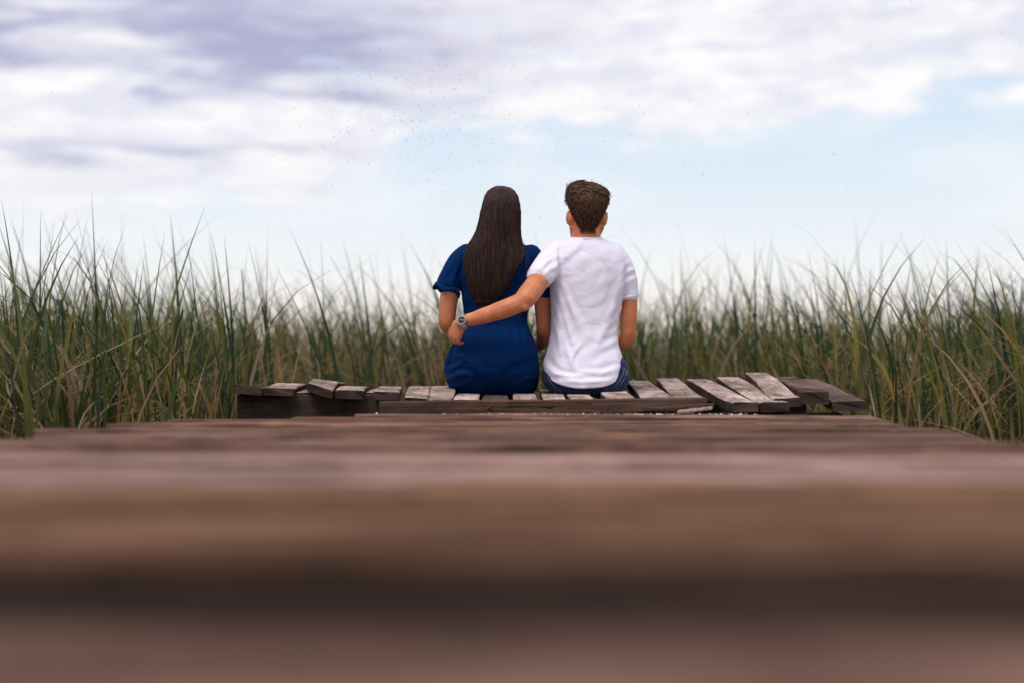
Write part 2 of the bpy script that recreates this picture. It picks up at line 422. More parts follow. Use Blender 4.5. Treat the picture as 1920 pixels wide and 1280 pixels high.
M_NAIL = simple_mat('rusty nail', (0.03, 0.018, 0.014), 0.7, 0.4)
SEAT_PLANKS = []
def build_platform():
    pf = empty('slatted_platform', (0.1, 6.2, 0))
    tag(pf, 'grey slatted platform of warped lengthwise planks the couple sits on', 'platform')
    base = Vector(pf.location)
    S0 = 0.239 * 0.975
    zs = CZ - S0                                     # usual plank top, about 0.452
    nail_me = None
    def nail_mesh():
        vs = [(0.0062 * math.cos(a), 0.0062 * math.sin(a), h) for h in (0.0, 0.0018) for a in [i * math.pi / 4 for i in range(8)]]
        fs = [(i, (i + 1) % 8, 8 + (i + 1) % 8, 8 + i) for i in range(8)] + [tuple(range(8, 16))]
        return mesh_from('nail', vs, fs)
    nail_me = nail_mesh()
    def plank(xf, xb, prof, th=0.04, mat=M_SEAT, rl=0.0, nails=(), seed=1, label=None):
        """xf, xb: photo x of the left and right edge at the front and the back end; prof: (distance, photo y) of the top face"""
        r = random.Random(seed)
        Yf, Yb = prof[0][0], prof[-1][0]
        pts = [(Y, CZ - (py - 640) / FPX * Y) for Y, py in prof]
        def zat(Y):
            for (a, za), (b, zb) in zip(pts, pts[1:]):
                if Y <= b + 1e-9:
                    t = (Y - a) / (b - a); return za + (zb - za) * t
            return pts[-1][1]
        def zsm(Y):
            h = (Yb - Yf) * 0.10
            return (zat(max(Yf, Y - h)) + 2 * zat(Y) + zat(min(Yb, Y + h))) / 4
        XL = [(xf[0] - 960) / FPX * Yf, (xb[0] - 960) / FPX * Yb]
        XR = [(xf[1] - 960) / FPX * Yf, (xb[1] - 960) / FPX * Yb]
        n = 16; c = 0.004
        vs, fs = [], []
        p1, p2 = r.uniform(0, 6), r.uniform(0, 6)
        ej = [[r.uniform(-0.007, 0.007) for _ in range(10)] for _ in range(2)]
        cx = (XL[0] + XR[0]) / 2; cy = (Yf + Yb) / 2; cz = zat(cy) - th / 2
        for i in range(n + 1):
            t = i / n; Y = Yf + (Yb - Yf) * t
            xl = XL[0] + (XL[1] - XL[0]) * t + 0.0025 * math.sin(5 * t + p1); xr = XR[0] + (XR[1] - XR[0]) * t + 0.0025 * math.sin(6 * t + p2)
            z = zsm(Y)
            sec = [(0, -c), (c / (xr - xl), 0), (.35, 0), (.65, 0), (1 - c / (xr - xl), 0), (1, -c), (1, -th + c), (1 - c / (xr - xl), -th), (c / (xr - xl), -th), (0, -th + c)]
            for q, (u, h) in enumerate(sec):
                vs.append((xl + (xr - xl) * u + r.uniform(-.0012, .0012) - cx,
                           Y + (ej[0][q] if i == 0 else ej[1][q] if i == n else 0) - cy,
                           z + h + rl * (u - 0.5) * (1 - t) + r.uniform(-.0008, .0008) - cz))
        k = 10
        for i in range(n):
            for q in range(k):
                a = i * k + q; b = i * k + (q + 1) % k
                fs.append((a, b, b + k, a + k))
        fs.append(tuple(reversed(range(k)))); fs.append(tuple(range(n * k, n * k + k)))
        me = mesh_from('plank', vs, fs)
        me.materials.append(mat); me.materials.append(M_END_SHADE)
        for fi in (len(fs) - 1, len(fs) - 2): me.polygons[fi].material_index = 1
        for i in range(n):                      # side edges coloured dark like the ends, standing in for shade
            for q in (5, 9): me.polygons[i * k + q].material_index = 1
        o = link('plank', me, None, pf, Vector((cx, cy, cz)) - base)
        if label: o['label'] = label
        for (u, t) in nails:
            Y = Yf + (Yb - Yf) * t
            xl = XL[0] + (XL[1] - XL[0]) * t; xr = XR[0] + (XR[1] - XR[0]) * t
            link('nail', nail_me, M_NAIL, o, (xl + (xr - xl) * u - cx, Y - cy, zsm(Y) - cz + 0.0004))
        return o
    FL = [(5.56, 749), (5.95, 741), (6.35, 733), (6.6, 731)]
    # left of the couple
    plank((436, 493), (470, 520), [(5.60, 722), (5.8, 723), (6.3, 728), (6.7, 729)], 0.033, M_SEAT_DARK, -0.012, seed=1, label='dark warped plank at the left end of the platform')
    plank((494, 550), (536, 590), [(5.58, 727), (5.95, 720), (6.1, 717), (6.6, 722)], 0.03, M_SEAT, -0.004, seed=2)
    plank((553, 590), (590, 622), [(5.64, 735), (6.0, 729), (6.5, 726)], 0.03, M_SEAT, 0, seed=3)
    plank((574, 622), (602, 645), [(5.56, 724), (5.85, 716), (6.05, 711), (6.6, 717)], 0.034, M_SEAT, -0.030, seed=4, label='twisted plank with one corner lifted')
    plank((629, 682), (650, 694), [(5.56, 731), (5.9, 724), (6.0, 723), (6.6, 727)], 0.034, M_SEAT, -0.002, seed=5)
    plank((684, 722), (716, 748), [(5.68, 735), (6.0, 729), (6.3, 726), (6.6, 727)], 0.03, M_SEAT, 0, seed=61)
    plank((701, 750), (722, 754), [(5.56, 734), (5.8, 728), (6.0, 723), (6.6, 728)], 0.034, M_SEAT, -0.004, seed=6)
    plank((757, 765 + 36), (774, 812), [(5.58, 746), (5.75, 738), (6.0, 729), (6.25, 723), (6.7, 724)], 0.038, M_SEAT, -0.006, seed=7)
    plank((787, 846), (818, 860), [(5.58, 750), (5.85, 741), (6.15, 730), (6.45, 722), (6.8, 724)], 0.038, M_SEAT, 0, seed=8)
    # under and beside the couple
    plank((848, 897), (868, 905), [(5.58, 749), (5.85, 741), (6.3, 736), (6.85, 730)], 0.038, M_SEAT, 0, seed=9)
    plank((902, 955), (914, 952), [(5.60, 752), (5.85, 745), (6.3, 737), (6.85, 730)], 0.038, M_SEAT_DARK, 0, seed=10)
    plank((962, 1008), (964, 1001), [(5.58, 749), (5.85, 741), (6.3, 736), (6.85, 730)], 0.038, M_SEAT, 0.003, seed=11)
    plank((1020, 1064), (1011, 1049), FL[:3] + [(6.85, 730)], 0.038, M_SEAT, 0, seed=12)
    plank((1071, 1118), (1053, 1091), FL[:3] + [(6.85, 730)], 0.038, M_SEAT, 0, seed=13)
    plank((1140, 1198), (1108, 1152), [(5.56, 748), (5.95, 738), (6.35, 727), (6.85, 718)], 0.040, M_SEAT, 0, seed=14)
    # right of the couple
    plank((1205, 1268), (1176, 1217), [(5.56, 747), (5.8, 740), (6.3, 726), (6.85, 713)], 0.040, M_SEAT, 0, ((0.62, 0.86),), seed=15)
    plank((1268, 1322), (1231, 1271), [(5.56, 747), (5.8, 739), (6.3, 723), (6.85, 708)], 0.040, M_SEAT, 0.004, ((0.5, 0.82),), seed=16)
    plank((1374, 1423), (1287, 1328), [(5.54, 753), (5.72, 750), (6.0, 738), (6.4, 723), (6.85, 709.5)], 0.040, M_SEAT, 0, ((0.6, 0.85),), seed=17)
    plank((1424, 1481), (1345, 1386), [(5.54, 753), (5.72, 750), (6.0, 738), (6.4, 722), (6.85, 705.5)], 0.040, M_SEAT, 0, ((0.5, 0.8), (0.5, 0.18)), seed=18)
    plank((1452, 1506), (1397, 1438), [(5.66, 745), (5.75, 744.5), (5.9, 740), (6.2, 722), (6.5, 708), (6.85, 697.5)], 0.036, M_SEAT, 0.006, ((0.5, 0.72),), seed=19, label='plank that curls up highest at its far end')
    plank((1504, 1556), (1453, 1492), [(5.62, 734), (5.85, 728), (6.3, 717), (6.8, 705.5)], 0.048, M_SEAT_DARK, 0, ((0.5, 0.85),), seed=20)
    plank((1560, 1628), (1494, 1534), [(5.60, 752), (5.9, 741), (6.3, 724), (6.75, 709)], 0.036, M_SEAT_DARK, 0.002, (), seed=21, label='dark grey plank at the right end of the platform')
    # frame: dark beams across, the board in front, posts
    def beam(name, x0, x1, y, z0, z1, th, mat, seed, roty=0.0):
        me = bar_mesh(name, x1 - x0, th, z1 - z0, 'X', seg=18, seed=seed, wob=0.002, wear=0.004)
        o = link(name, me, mat, pf, Vector(((x0 + x1) / 2, y, (z0 + z1) / 2)) - base)
        o.rotation_euler = (0, roty, 0)
        return o
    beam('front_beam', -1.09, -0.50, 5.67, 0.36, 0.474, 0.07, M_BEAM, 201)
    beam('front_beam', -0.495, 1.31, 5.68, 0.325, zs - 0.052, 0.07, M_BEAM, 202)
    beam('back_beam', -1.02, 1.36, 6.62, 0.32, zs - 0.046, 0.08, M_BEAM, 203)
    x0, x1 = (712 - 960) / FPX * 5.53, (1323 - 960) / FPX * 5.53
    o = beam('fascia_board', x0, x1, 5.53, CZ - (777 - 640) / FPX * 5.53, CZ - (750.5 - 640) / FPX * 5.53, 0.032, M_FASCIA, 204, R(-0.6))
    o.location.z += 0.006
    for x, y in ((-1.0, 5.75), (1.2, 5.78), (-0.95, 6.70), (1.28, 6.71), (0.1, 6.71)):
        link('post', bar_mesh('post', 0.09, 0.09, 0.52, 'X', seg=3, seed=int(300 + x * 9 + y)), M_BEAM, pf, Vector((x, y, 0.075)) - base)
build_platform()

def build_scraps():
    specs = [((1205, 766), (1338, 757), 0.030, 0.014, 'long splintered slat lying in front of the platform'),
             ((1272, 771), (1334, 763), 0.034, 0.012, 'short pale broken slat on the boardwalk end')]
    for i, (a, b, w, t, lab) in enumerate(specs):
        A, B = W(*a, 5.46 - 0.045 * i), W(*b, 5.47 - 0.05 * i)
        L = (B - A).length
        o = link('broken_slat', bar_mesh('broken_slat', L, w, t, 'X', seg=8, seed=400 + i, ch=0.003), (M_FASCIA, M_SEAT)[i], None, (A + B) / 2)
        o.rotation_euler = (0, -math.atan2(B.z - A.z, B.x - A.x), 0)
        tag(o, lab, 'wood scrap', 'broken slats')
    # crumbled pale chips and dark litter along the last plank
    r = random.Random(9)
    vs, fs, cols = [], [], []
    for i in range(330):
        px = r.choice([r.gauss(1210, 60), r.gauss(1250, 55), r.gauss(1140, 16), r.uniform(960, 1420), r.uniform(700, 1350)])
        Y = r.uniform(5.40, 5.50)
        x = (px - 960) / FPX * Y
        dark = 1118 < px < 1165 and r.random() < 0.8
        s = r.uniform(0.0025, 0.008) * (1.3 if dark else 1)
        z = DECK_Z + s * 0.4 + 0.004
        c = (0.02, 0.016, 0.014) if dark else r.choice([(0.5, 0.43, 0.42), (0.38, 0.30, 0.27), (0.6, 0.54, 0.53), (0.2, 0.14, 0.11), (0.17, 0.13, 0.04)])
        b0 = len(vs)
        for d in ((1, 0, 0), (-1, 0, 0), (0, 1, 0), (0, -1, 0), (0, 0, .7), (0, 0, -.5)):
            vs.append((x + d[0] * s * r.uniform(.6, 1.4), Y + d[1] * s * r.uniform(.6, 1.4), z + d[2] * s))
        for f in ((0, 2, 4), (2, 1, 4), (1, 3, 4), (3, 0, 4), (2, 0, 5), (1, 2, 5), (3, 1, 5), (0, 3, 5)):
            fs.append(tuple(b0 + q for q in f)); cols.append(c)
    me = mesh_from('crumbs', vs, fs)
    at = me.attributes.new('tint', 'FLOAT_COLOR', 'FACE')
    at.data.foreach_set('color', np.array([(*c, 1) for c in cols], dtype=np.float32).ravel())
    m, nt, b = new_mat('wood and shell crumbs')
    a = nt.nodes.new('ShaderNodeAttribute'); a.attribute_name = 'tint'
    nt.links.new(a.outputs['Color'], b.inputs['Base Color']); b.inputs['Roughness'].default_value = 0.9
    tag(link('debris', me, m), 'pale crumbs of rotten wood and grit along the front board', 'debris', kind='stuff')
build_scraps()

# ------------------------------------------------------------------ body-building helpers
class Soup:
    """closed shapes collected into one mesh, later fused into one skin"""
    def __init__(self): self.v, self.f = [], []
    def tube(self, pts, rad, n=14, flat=None):
        pts = [Vector(p) for p in pts]
        m = len(pts)
        rings = []
        up = Vector((0.13, 0.21, 0.97))
        tang = [((pts[min(i + 1, m - 1)] - pts[max(i - 1, 0)]).normalized()) for i in range(m)]
        a = tang[0].cross(up)
        if a.length < 1e-3: a = tang[0].cross(Vector((1, 0, 0)))
        a.normalize()
        seq = []
        r0, r1 = rad[0], rad[-1]
        for ang in (80, 50, 22): seq.append((pts[0] - tang[0] * r0 * math.sin(R(ang)), r0 * math.cos(R(ang)), tang[0]))
        for i in range(m): seq.append((pts[i], rad[i], tang[i]))
        for ang in (22, 50, 80): seq.append((pts[-1] + tang[-1] * r1 * math.sin(R(ang)), r1 * math.cos(R(ang)), tang[-1]))
        b0 = len(self.v)
        for (p, r, t) in seq:
            a = (a - t * a.dot(t)).normalized(); b = t.cross(a)
            for j in range(n):
                th = 2 * math.pi * j / n
                self.v.append(p + a * (r * math.cos(th)) + b * (r * math.sin(th)))
        q = len(seq)
        for i in range(q - 1):
            for j in range(n):
                self.f.append((b0 + i * n + j, b0 + i * n + (j + 1) % n, b0 + (i + 1) * n + (j + 1) % n, b0 + (i + 1) * n + j))
        self.f.append(tuple(b0 + j for j in reversed(range(n))))
        self.f.append(tuple(b0 + (q - 1) * n + j for j in range(n)))
    def chain(self, pts, rad, steps=5, n=14):
        """smooth curve (Catmull-Rom) through pts"""
        P = [Vector(p) for p in pts]; m = len(P)
        op, orr = [], []
        for i in range(m - 1):
            p0, p1, p2, p3 = P[max(i - 1, 0)], P[i], P[i + 1], P[min(i + 2, m - 1)]
            for s in range(steps):
                t = s / steps
                op.append(0.5 * ((2 * p1) + (p2 - p0) * t + (2 * p0 - 5 * p1 + 4 * p2 - p3) * t * t + (3 * p1 - p0 - 3 * p2 + p3) * t ** 3))
                orr.append(rad[i] + (rad[i + 1] - rad[i]) * (t * t * (3 - 2 * t)))
        op.append(P[-1]); orr.append(rad[-1])
        self.tube(op, orr, n)
    def ball(self, c, r, rot=None, nu=18, nv=12):
        c = Vector(c); b0 = len(self.v)
        M = rot or Matrix.Identity(3)
        for i in range(1, nv):
            ph = math.pi * i / nv
            for j in range(nu):
                th = 2 * math.pi * j / nu
                self.v.append(c + M @ Vector((r[0] * math.sin(ph) * math.cos(th), r[1] * math.sin(ph) * math.sin(th), r[2] * math.cos(ph))))
        t = len(self.v); self.v.append(c + M @ Vector((0, 0, r[2]))); self.v.append(c - M @ Vector((0, 0, r[2])))
        for i in range(nv - 2):
            for j in range(nu):
                self.f.append((b0 + i * nu + j, b0 + (i + 1) * nu + j, b0 + (i + 1) * nu + (j + 1) % nu, b0 + i * nu + (j + 1) % nu))
        for j in range(nu):
            self.f.append((t, b0 + j, b0 + (j + 1) % nu))
            k = b0 + (nv - 2) * nu
            self.f.append((t + 1, k + (j + 1) % nu, k + j))
    def loft(self, rings, n=40, ex=2.3):
        """rings: (z, x left, x right, y centre, half depth, tilt) bottom to top or top to bottom"""
        b0 = len(self.v)
        for rg in rings:
            z, xl, xr, yc, hd = rg[:5]; tilt = rg[5] if len(rg) > 5 else 0.0
            for j in range(n):
                th = 2 * math.pi * j / n
                c, s = math.cos(th), math.sin(th)
                x = math.copysign(abs(c) ** (2 / ex), c); y = math.copysign(abs(s) ** (2 / ex), s)
                self.v.append(Vector(((xl + xr) / 2 + (xr - xl) / 2 * x, yc + hd * y, z + tilt * y)))
        q = len(rings)
        for i in range(q - 1):
            for j in range(n):
                self.f.append((b0 + i * n + j, b0 + (i + 1) * n + j, b0 + (i + 1) * n + (j + 1) % n, b0 + i * n + (j + 1) % n))
        self.f.append(tuple(b0 + j for j in range(n)))
        self.f.append(tuple(b0 + (q - 1) * n + j for j in reversed(range(n))))
    def raw(self, name):
        return mesh_from(name, self.v, self.f, True)
    def fuse(self, name, voxel, smooth, factor=0.5):
        me = self.raw('soup')
        bm = bmesh.new(); bm.from_mesh(me); bmesh.ops.recalc_face_normals(bm, faces=bm.faces[:]); bm.to_mesh(me); bm.free()
        o = bpy.data.objects.new('soup', me); COL.objects.link(o)
        m = o.modifiers.new('r', 'REMESH'); m.mode = 'VOXEL'; m.voxel_size = voxel
        if smooth:
            s = o.modifiers.new('s', 'SMOOTH'); s.factor = factor; s.iterations = smooth
        dg = bpy.context.evaluated_depsgraph_get(); dg.update()
        res = bpy.data.meshes.new_from_object(o.evaluated_get(dg))
        res.name = name
        bpy.data.objects.remove(o); bpy.data.meshes.remove(me)
        res.polygons.foreach_set('use_smooth', [True] * len(res.polygons))
        return res

def displace(me, fn):
    n = len(me.vertices)
    co = np.empty(n * 3, dtype=np.float32); me.vertices.foreach_get('co', co); co = co.reshape(-1, 3)
    no = np.empty(n * 3, dtype=np.float32); me.vertices.foreach_get('normal', no); no = no.reshape(-1, 3)
    co = co + fn(co, no).astype(np.float32)
    me.vertices.foreach_set('co', co.ravel().astype(np.float32)); me.update()

def fold_fn(folds, back=True):
    """folds: ((px,py),(px,py), amplitude, width px) as seen from behind at Y 6.2"""
    k = 6.2 / FPX
    def fn(co, no):
        d = np.zeros(len(co))
        X, Z = co[:, 0], co[:, 2]
        for (a, b, amp, w) in folds:
            ax, az = (a[0] - 960) * k, CZ - (a[1] - 640) * k
            bx, bz = (b[0] - 960) * k, CZ - (b[1] - 640) * k
            L = math.hypot(bx - ax, bz - az); ux, uz = (bx - ax) / L, (bz - az) / L
            t = ((X - ax) * ux + (Z - az) * uz) / L
            t0 = np.clip(t, 0, 1)
            s = (X - ax) * -uz + (Z - az) * ux
            s = s + 0.35 * w * k * np.sin(t * 4.0 + amp * 900)
            env = np.exp(-((t - t0) * L / (w * k)) ** 2) * (0.35 + 0.65 * np.sin(np.pi * np.clip(t, 0.03, 0.97)))
            q = s / (w * k)
            d += amp * env * (np.exp(-q * q) - 0.6 * np.exp(-(q - 1.5) ** 2))
        if back: d *= np.clip(-no[:, 1] * 1.6 + 0.25, 0, 1)
        return no * d[:, None]
    return fn

def pick(f, n):
    f = f.normalized(); n = (n - f * n.dot(f)).normalized()
    return f, n

def hand(S, wrist, f, n, left, curl=(18, 28, 22), sc=1.0, spread=0.07):
    """five-fingered hand: f points to the knuckles, n out of the back of the hand"""
    f, n = pick(Vector(f), Vector(n))
    th = f.cross(n) if left else n.cross(f)
    w = Vector(wrist)
    def at(a, b, c): return w + (f * a + th * b + n * c) * sc
    kn = [at(0.088, 0.030, 0.004), at(0.092, 0.010, 0.007), at(0.088, -0.011, 0.005), at(0.080, -0.029, 0.0)]
    for i, k in enumerate(kn):
        S.tube([at(0.002, 0.016 - 0.011 * i, 0.0), at(0.045, 0.024 - 0.016 * i, 0.002), k], [0.0145 * sc, 0.0135 * sc, 0.0112 * sc], 10)
    S.tube([at(0.02, 0.0, -0.006), at(0.07, 0.0, -0.008)], [0.02 * sc, 0.02 * sc], 10)
    lens = (0.072, 0.080, 0.074, 0.058)
    for i, (k, L) in enumerate(zip(kn, lens)):
        d = (f + th * (spread * (1.3 - i))).normalized(); nn = n.copy(); p = k.copy()
        pts = [p.copy()]; ang = 0.0
        for seg, c in zip((0.45, 0.31, 0.24), curl):
            ang += R(c + 3 * i)
            dd = d * math.cos(ang) - nn * math.sin(ang)
            p = p + dd * L * seg * sc; pts.append(p.copy())
        S.chain(pts, [0.0102 * sc, 0.0090 * sc, 0.0082 * sc, 0.0070 * sc], 3, 10)
    S.chain([at(0.018, 0.018, -0.004), at(0.048, 0.043, -0.014), at(0.072, 0.054, -0.024), at(0.094, 0.058, -0.034)],
            [0.014 * sc, 0.0122 * sc, 0.0105 * sc, 0.0085 * sc], 3, 10)

def head(S, c, turn=0.0, rx=0.076, tilt=0.0, woman=False):
    """head centred on c (ear height); faces +Y"""
    M = Matrix.Rotation(turn, 3, 'Z') @ Matrix.Rotation(tilt, 3, 'Y')
    c = Vector(c)
    def at(x, y, z): return c + M @ Vector((x, y, z))
    k = 0.94 if woman else 1.0
    S.ball(at(0, -0.008, 0.035), (rx, 0.096, 0.088), M)
    S.ball(at(0, 0.030, -0.01), (0.066 * k, 0.064, 0.095), M)
    S.ball(at(0, 0.040, -0.065), (0.050 * k, 0.050, 0.050), M)
    S.ball(at(0, 0.074, -0.094), (0.022 * k, 0.018, 0.018), M)              # chin
    for s in (-1, 1):
        S.tube([at(s * 0.060 * k, -0.005, -0.045), at(s * 0.048 * k, 0.040, -0.085), at(s * 0.012, 0.076, -0.098)], [0.018, 0.017, 0.015], 10)
        S.ball(at(s * 0.042 * k, 0.066, -0.022), (0.022, 0.022, 0.02), M)   # cheek
        S.tube([at(s * 0.012, 0.092, 0.024), at(s * 0.046, 0.078, 0.024)], [0.008, 0.007], 8)  # brow
        S.ball(at(s * (rx - 0.006), -0.016, -0.008), (0.013, 0.018, 0.024), M, 12, 8)
        E_ = M @ Matrix.Rotation(s * R(-24), 3, 'Z')
        S.ball(at(s * (rx + 0.005), -0.006, -0.006), (0.0105, 0.0185, 0.033), E_, 14, 10)       # ear
        S.tube([at(s * (rx + 0.011), -0.014, 0.016), at(s * (rx + 0.012), -0.016, -0.006), at(s * (rx + 0.004), -0.008, -0.028)], [0.006, 0.006, 0.006], 8)
    S.tube([at(0, 0.090, 0.014), at(0, 0.104, -0.012), at(0, 0.115, -0.030)], [0.008, 0.0095, 0.012], 10)   # nose
    S.tube([at(-0.012, 0.097, -0.034), at(0.012, 0.097, -0.034)], [0.008, 0.008], 8)
    S.tube([at(-0.02, 0.083, -0.059), at(0, 0.092, -0.057), at(0.02, 0.083, -0.059)], [0.0045, 0.0065, 0.0045], 8)
    S.tube([at(-0.017, 0.082, -0.069), at(0, 0.090, -0.070), at(0.017, 0.082, -0.069)], [0.005, 0.007, 0.005], 8)
    return at

def rings_px(rows, Y, dx=0.0, inset=0.0):
    """rows of (photo y, left, right, y centre offset, half depth[, tilt]) at distance Y -> loft rings"""
    out = []
    for r in rows:
        k = Y / FPX
        out.append((CZ - (r[0] - 640) * k, (r[1] - 960) * k + inset, (r[2] - 960) * k - inset, Y + r[3], r[4] - inset) + tuple(r[5:]))
    return out

def strands_mesh(name, paths, rad, sides=3):
    """many thin tapering hairs as one mesh"""
    V, F = [], []
    for pts, r in zip(paths, rad):
        m = len(pts); b0 = len(V)
        t = (pts[-1] - pts[0])
        a = t.cross(Vector((0.3, 1, 0.2)));
        if a.length < 1e-6: a = Vector((1, 0, 0))
        a.normalize(); b = t.cross(a).normalized()
        for i, p in enumerate(pts):
            rr = r * (1 - 0.75 * (i / (m - 1)) ** 2)
            for j in range(sides):
                th = 2 * math.pi * j / sides
                V.append(p + a * (rr * math.cos(th)) + b * (rr * math.sin(th)))
        for i in range(m - 1):
            for j in range(sides):
                F.append((b0 + i * sides + j, b0 + i * sides + (j + 1) % sides, b0 + (i + 1) * sides + (j + 1) % sides, b0 + (i + 1) * sides + j))
    return mesh_from(name, V, F, True)

def join_meshes(name, meshes):
    bm = bmesh.new()
    for m in meshes: bm.from_mesh(m)
    me = bpy.data.meshes.new(name); bm.to_mesh(me); bm.free()
    me.polygons.foreach_set('use_smooth', [True] * len(me.polygons))
    return me

def eyes(at, parent):
    for s in (-1, 1):
        S = Soup(); S.ball((0, 0, 0), (0.0115, 0.0115, 0.0115), None, 12, 8)
        o = link('eye', S.raw('eye'), M_EYE, parent, at(s * 0.031, 0.0765, 0.006))
M_EYE = simple_mat('eye', (0.10, 0.07, 0.05), 0.2)

# ------------------------------------------------------------------ the woman
def build_woman():
    Y = 6.22
    body = Soup()
    at = head(body, W(940, 408, Y), R(-3), 0.070, 0, True)
    body.chain([W(938, 425, Y - 0.005), W(934, 450, Y - 0.005), W(932, 475, Y)], [0.050, 0.050, 0.060])
    tors = [(462, 880, 985, 0.01, .060), (470, 866, 1000, 0.01, .075), (490, 862, 1005, 0.02, .092), (520, 864, 1004, 0.025, .098), (560, 872, 995, 0.025, .09),
            (595, 878, 980, 0.03, .072), (630, 868, 995, 0.02, .10), (670, 858, 1000, 0.02, .125), (700, 856, 1000, 0.03, .13), (733, 870, 995, 0.04, .10)]
    body.loft(rings_px(tors, Y, inset=0.012))
    # left arm (image left)
    body.chain([W(866, 484, Y + .01), W(850, 525, Y - .01), W(841, 565, Y - .02), W(838, 600, Y - 0.02)], [0.044, 0.043, 0.0405, 0.037])
    body.chain([W(838, 598, Y - 0.02), W(840, 610, Y - 0.005), W(856, 630, Y + .09), W(885, 645, Y + .25)], [0.0365, 0.037, 0.034, 0.023])
    hand(body, W(888, 646, Y + .265), (0.25, 0.95, -0.1), (-0.3, 0.05, 0.95), True, (15, 20, 18), 0.92)
    # right arm
    body.chain([W(1003, 486, Y + .02), W(1012, 530, Y + .03), W(1018, 575, Y + .04), W(1020, 612, Y + .05)], [0.044, 0.042, 0.038, 0.035])
    body.chain([W(1020, 610, Y + .05), W(1020, 622, Y + .07), W(1016, 640, Y + .16), W(985, 660, Y + .33)], [0.035, 0.036, 0.033, 0.023])
    hand(body, W(982, 662, Y + .345), (-0.25, 0.95, -0.1), (0.3, 0.05, 0.95), False, (15, 20, 18), 0.92)
    # legs
    for s, hx, kx in ((-1, 885, 868), (1, 965, 950)):
        hip, knee = W(hx, 712, Y + .06), Vector(((kx - 960) / FPX * 6.8, Y + .56, 0.535))
        ank = Vector((knee.x + s * 0.005, Y + .66, 0.125))
        body.chain([hip, (hip + knee) / 2, knee], [0.080, 0.072, 0.055])
        body.chain([knee, knee + (ank - knee) * 0.3 - Vector((0, 0.012, 0)), knee + (ank - knee) * 0.7, ank], [0.054, 0.054, 0.040, 0.031])
        body.chain([ank + Vector((0, -0.02, -0.03)), ank + Vector((0, .06, -0.05)), ank + Vector((0, .15, -.075))], [0.032, 0.033, 0.022])
    me = body.fuse('person', 0.0042, 6)
    w = link('person', me, M_SKIN_W)
    tag(w, 'woman in a royal blue dress with long straight dark hair, sitting with her back turned', 'person')
    eyes(at, w)
    # dress
    S = Soup()
    dress = [(458, 893, 968, 0.00, .050), (461, 876, 990, 0.005, .062), (467, 862, 1003, 0.01, .080), (480, 854, 1010, 0.015, .096), (500, 856, 1010, 0.02, .106), (525, 860, 1007, 0.025, .110),
             (550, 865, 1001, 0.025, .103), (575, 868, 995, 0.03, .093), (590, 869, 990, 0.03, .086), (598, 870, 988, 0.028, .083), (606, 868, 989, 0.024, .088), (620, 864, 994, 0.015, .106), (638, 857, 1002, 0.002, .128),
             (655, 851, 1007, -0.006, .142), (675, 847, 1010, -0.006, .147), (695, 846, 1011, 0.004, .144), (712, 848, 1011, 0.018, .134), (726, 854, 1008, 0.034, .120), (736, 864, 1002, 0.05, .104), (742, 876, 992, 0.06, .085)]
    S.loft(rings_px(dress, Y))
    # lap and skirt over the thighs
    for s, hx, kx in ((-1, 874, 866), (1, 972, 952)):
        hip, knee = W(hx, 704, Y + .05), Vector(((kx - 960) / FPX * 6.75, Y + .50, 0.545))
        S.chain([hip, (hip + knee) / 2 + Vector((0, 0, 0.004)), knee], [0.092, 0.088, 0.075])
    S.tube([W(925, 706, Y + .1), Vector((-0.125, Y + .47, 0.55))], [0.085, 0.07])
    # gathered cloth at her left hip
    S.chain([W(862, 640, Y + .03), W(850, 668, Y + .05), W(846, 690, Y + .06), W(852, 712, Y + .08)], [0.02, 0.030, 0.034, 0.028])
    S.chain([W(846, 672, Y + .06), W(841, 690, Y + .08), W(846, 706, Y + .1)], [0.016, 0.022, 0.018])
    S.chain([W(852, 712, Y + .03), W(850, 722, Y + .04), W(862, 733, Y + .04)], [0.02, 0.024, 0.022])
    # flared short sleeves
    S.chain([W(876, 476, Y + .012), W(862, 490, Y + .005), W(851, 510, Y - .004), W(842, 533, Y - .012)], [0.046, 0.050, 0.052, 0.0565])
    S.chain([W(996, 478, Y + .015), W(1006, 495, Y + .02), W(1011, 515, Y + .03), W(1015, 545, Y + .035)], [0.046, 0.048, 0.050, 0.053])
    me = S.fuse('dress', 0.005, 5)
    ca, cb = W(842, 533, Y - .012), W(851, 510, Y - .004)
    ax = np.array((ca - cb).normalized()); hemz = None
    folds = [((868, 480), (848, 530), .004, 6), ((880, 490), (866, 545), .004, 6), ((858, 480), (832, 528), .0035, 5), ((872, 560), (880, 600), .003, 5), ((985, 560), (980, 600), .003, 5),
             ((880, 608), (868, 650), .003, 6), ((905, 606), (900, 640), .0025, 6), ((980, 606), (992, 650), .003, 6), ((950, 606), (955, 640), .002, 6),
             ((1004, 640), (1008, 700), .004, 5), ((846, 655), (872, 668), .004, 5), ((836, 690), (868, 684), .005, 5), ((838, 708), (870, 700), .005, 5), ((846, 722), (880, 716), .004, 5),
             ((1000, 690), (1012, 720), .004, 5), ((870, 640), (860, 700), .002, 8)]
    folds += [((905, 588), (985, 600), .003, 4), ((875, 600), (950, 606), .003, 4), ((884, 606), (930, 604), .0028, 3), ((1000, 655), (940, 690), .003, 8), ((860, 665), (920, 700), .003, 8),
              ((960, 500), (990, 540), .0035, 7), ((1000, 500), (975, 560), .0035, 6), ((866, 520), (878, 580), .003, 6), ((990, 600), (1004, 640), .0035, 4), ((872, 606), (856, 645), .0035, 4),
              ((895, 610), (884, 660), .0025, 5), ((925, 608), (928, 655), .0022, 5), ((965, 608), (975, 660), .0025, 5), ((850, 690), (890, 705), .004, 5), ((1010, 700), (960, 722), .0035, 6)]
    displace(me, fold_fn([(a, b, amp * 1.7, w) for a, b, amp, w in folds]))
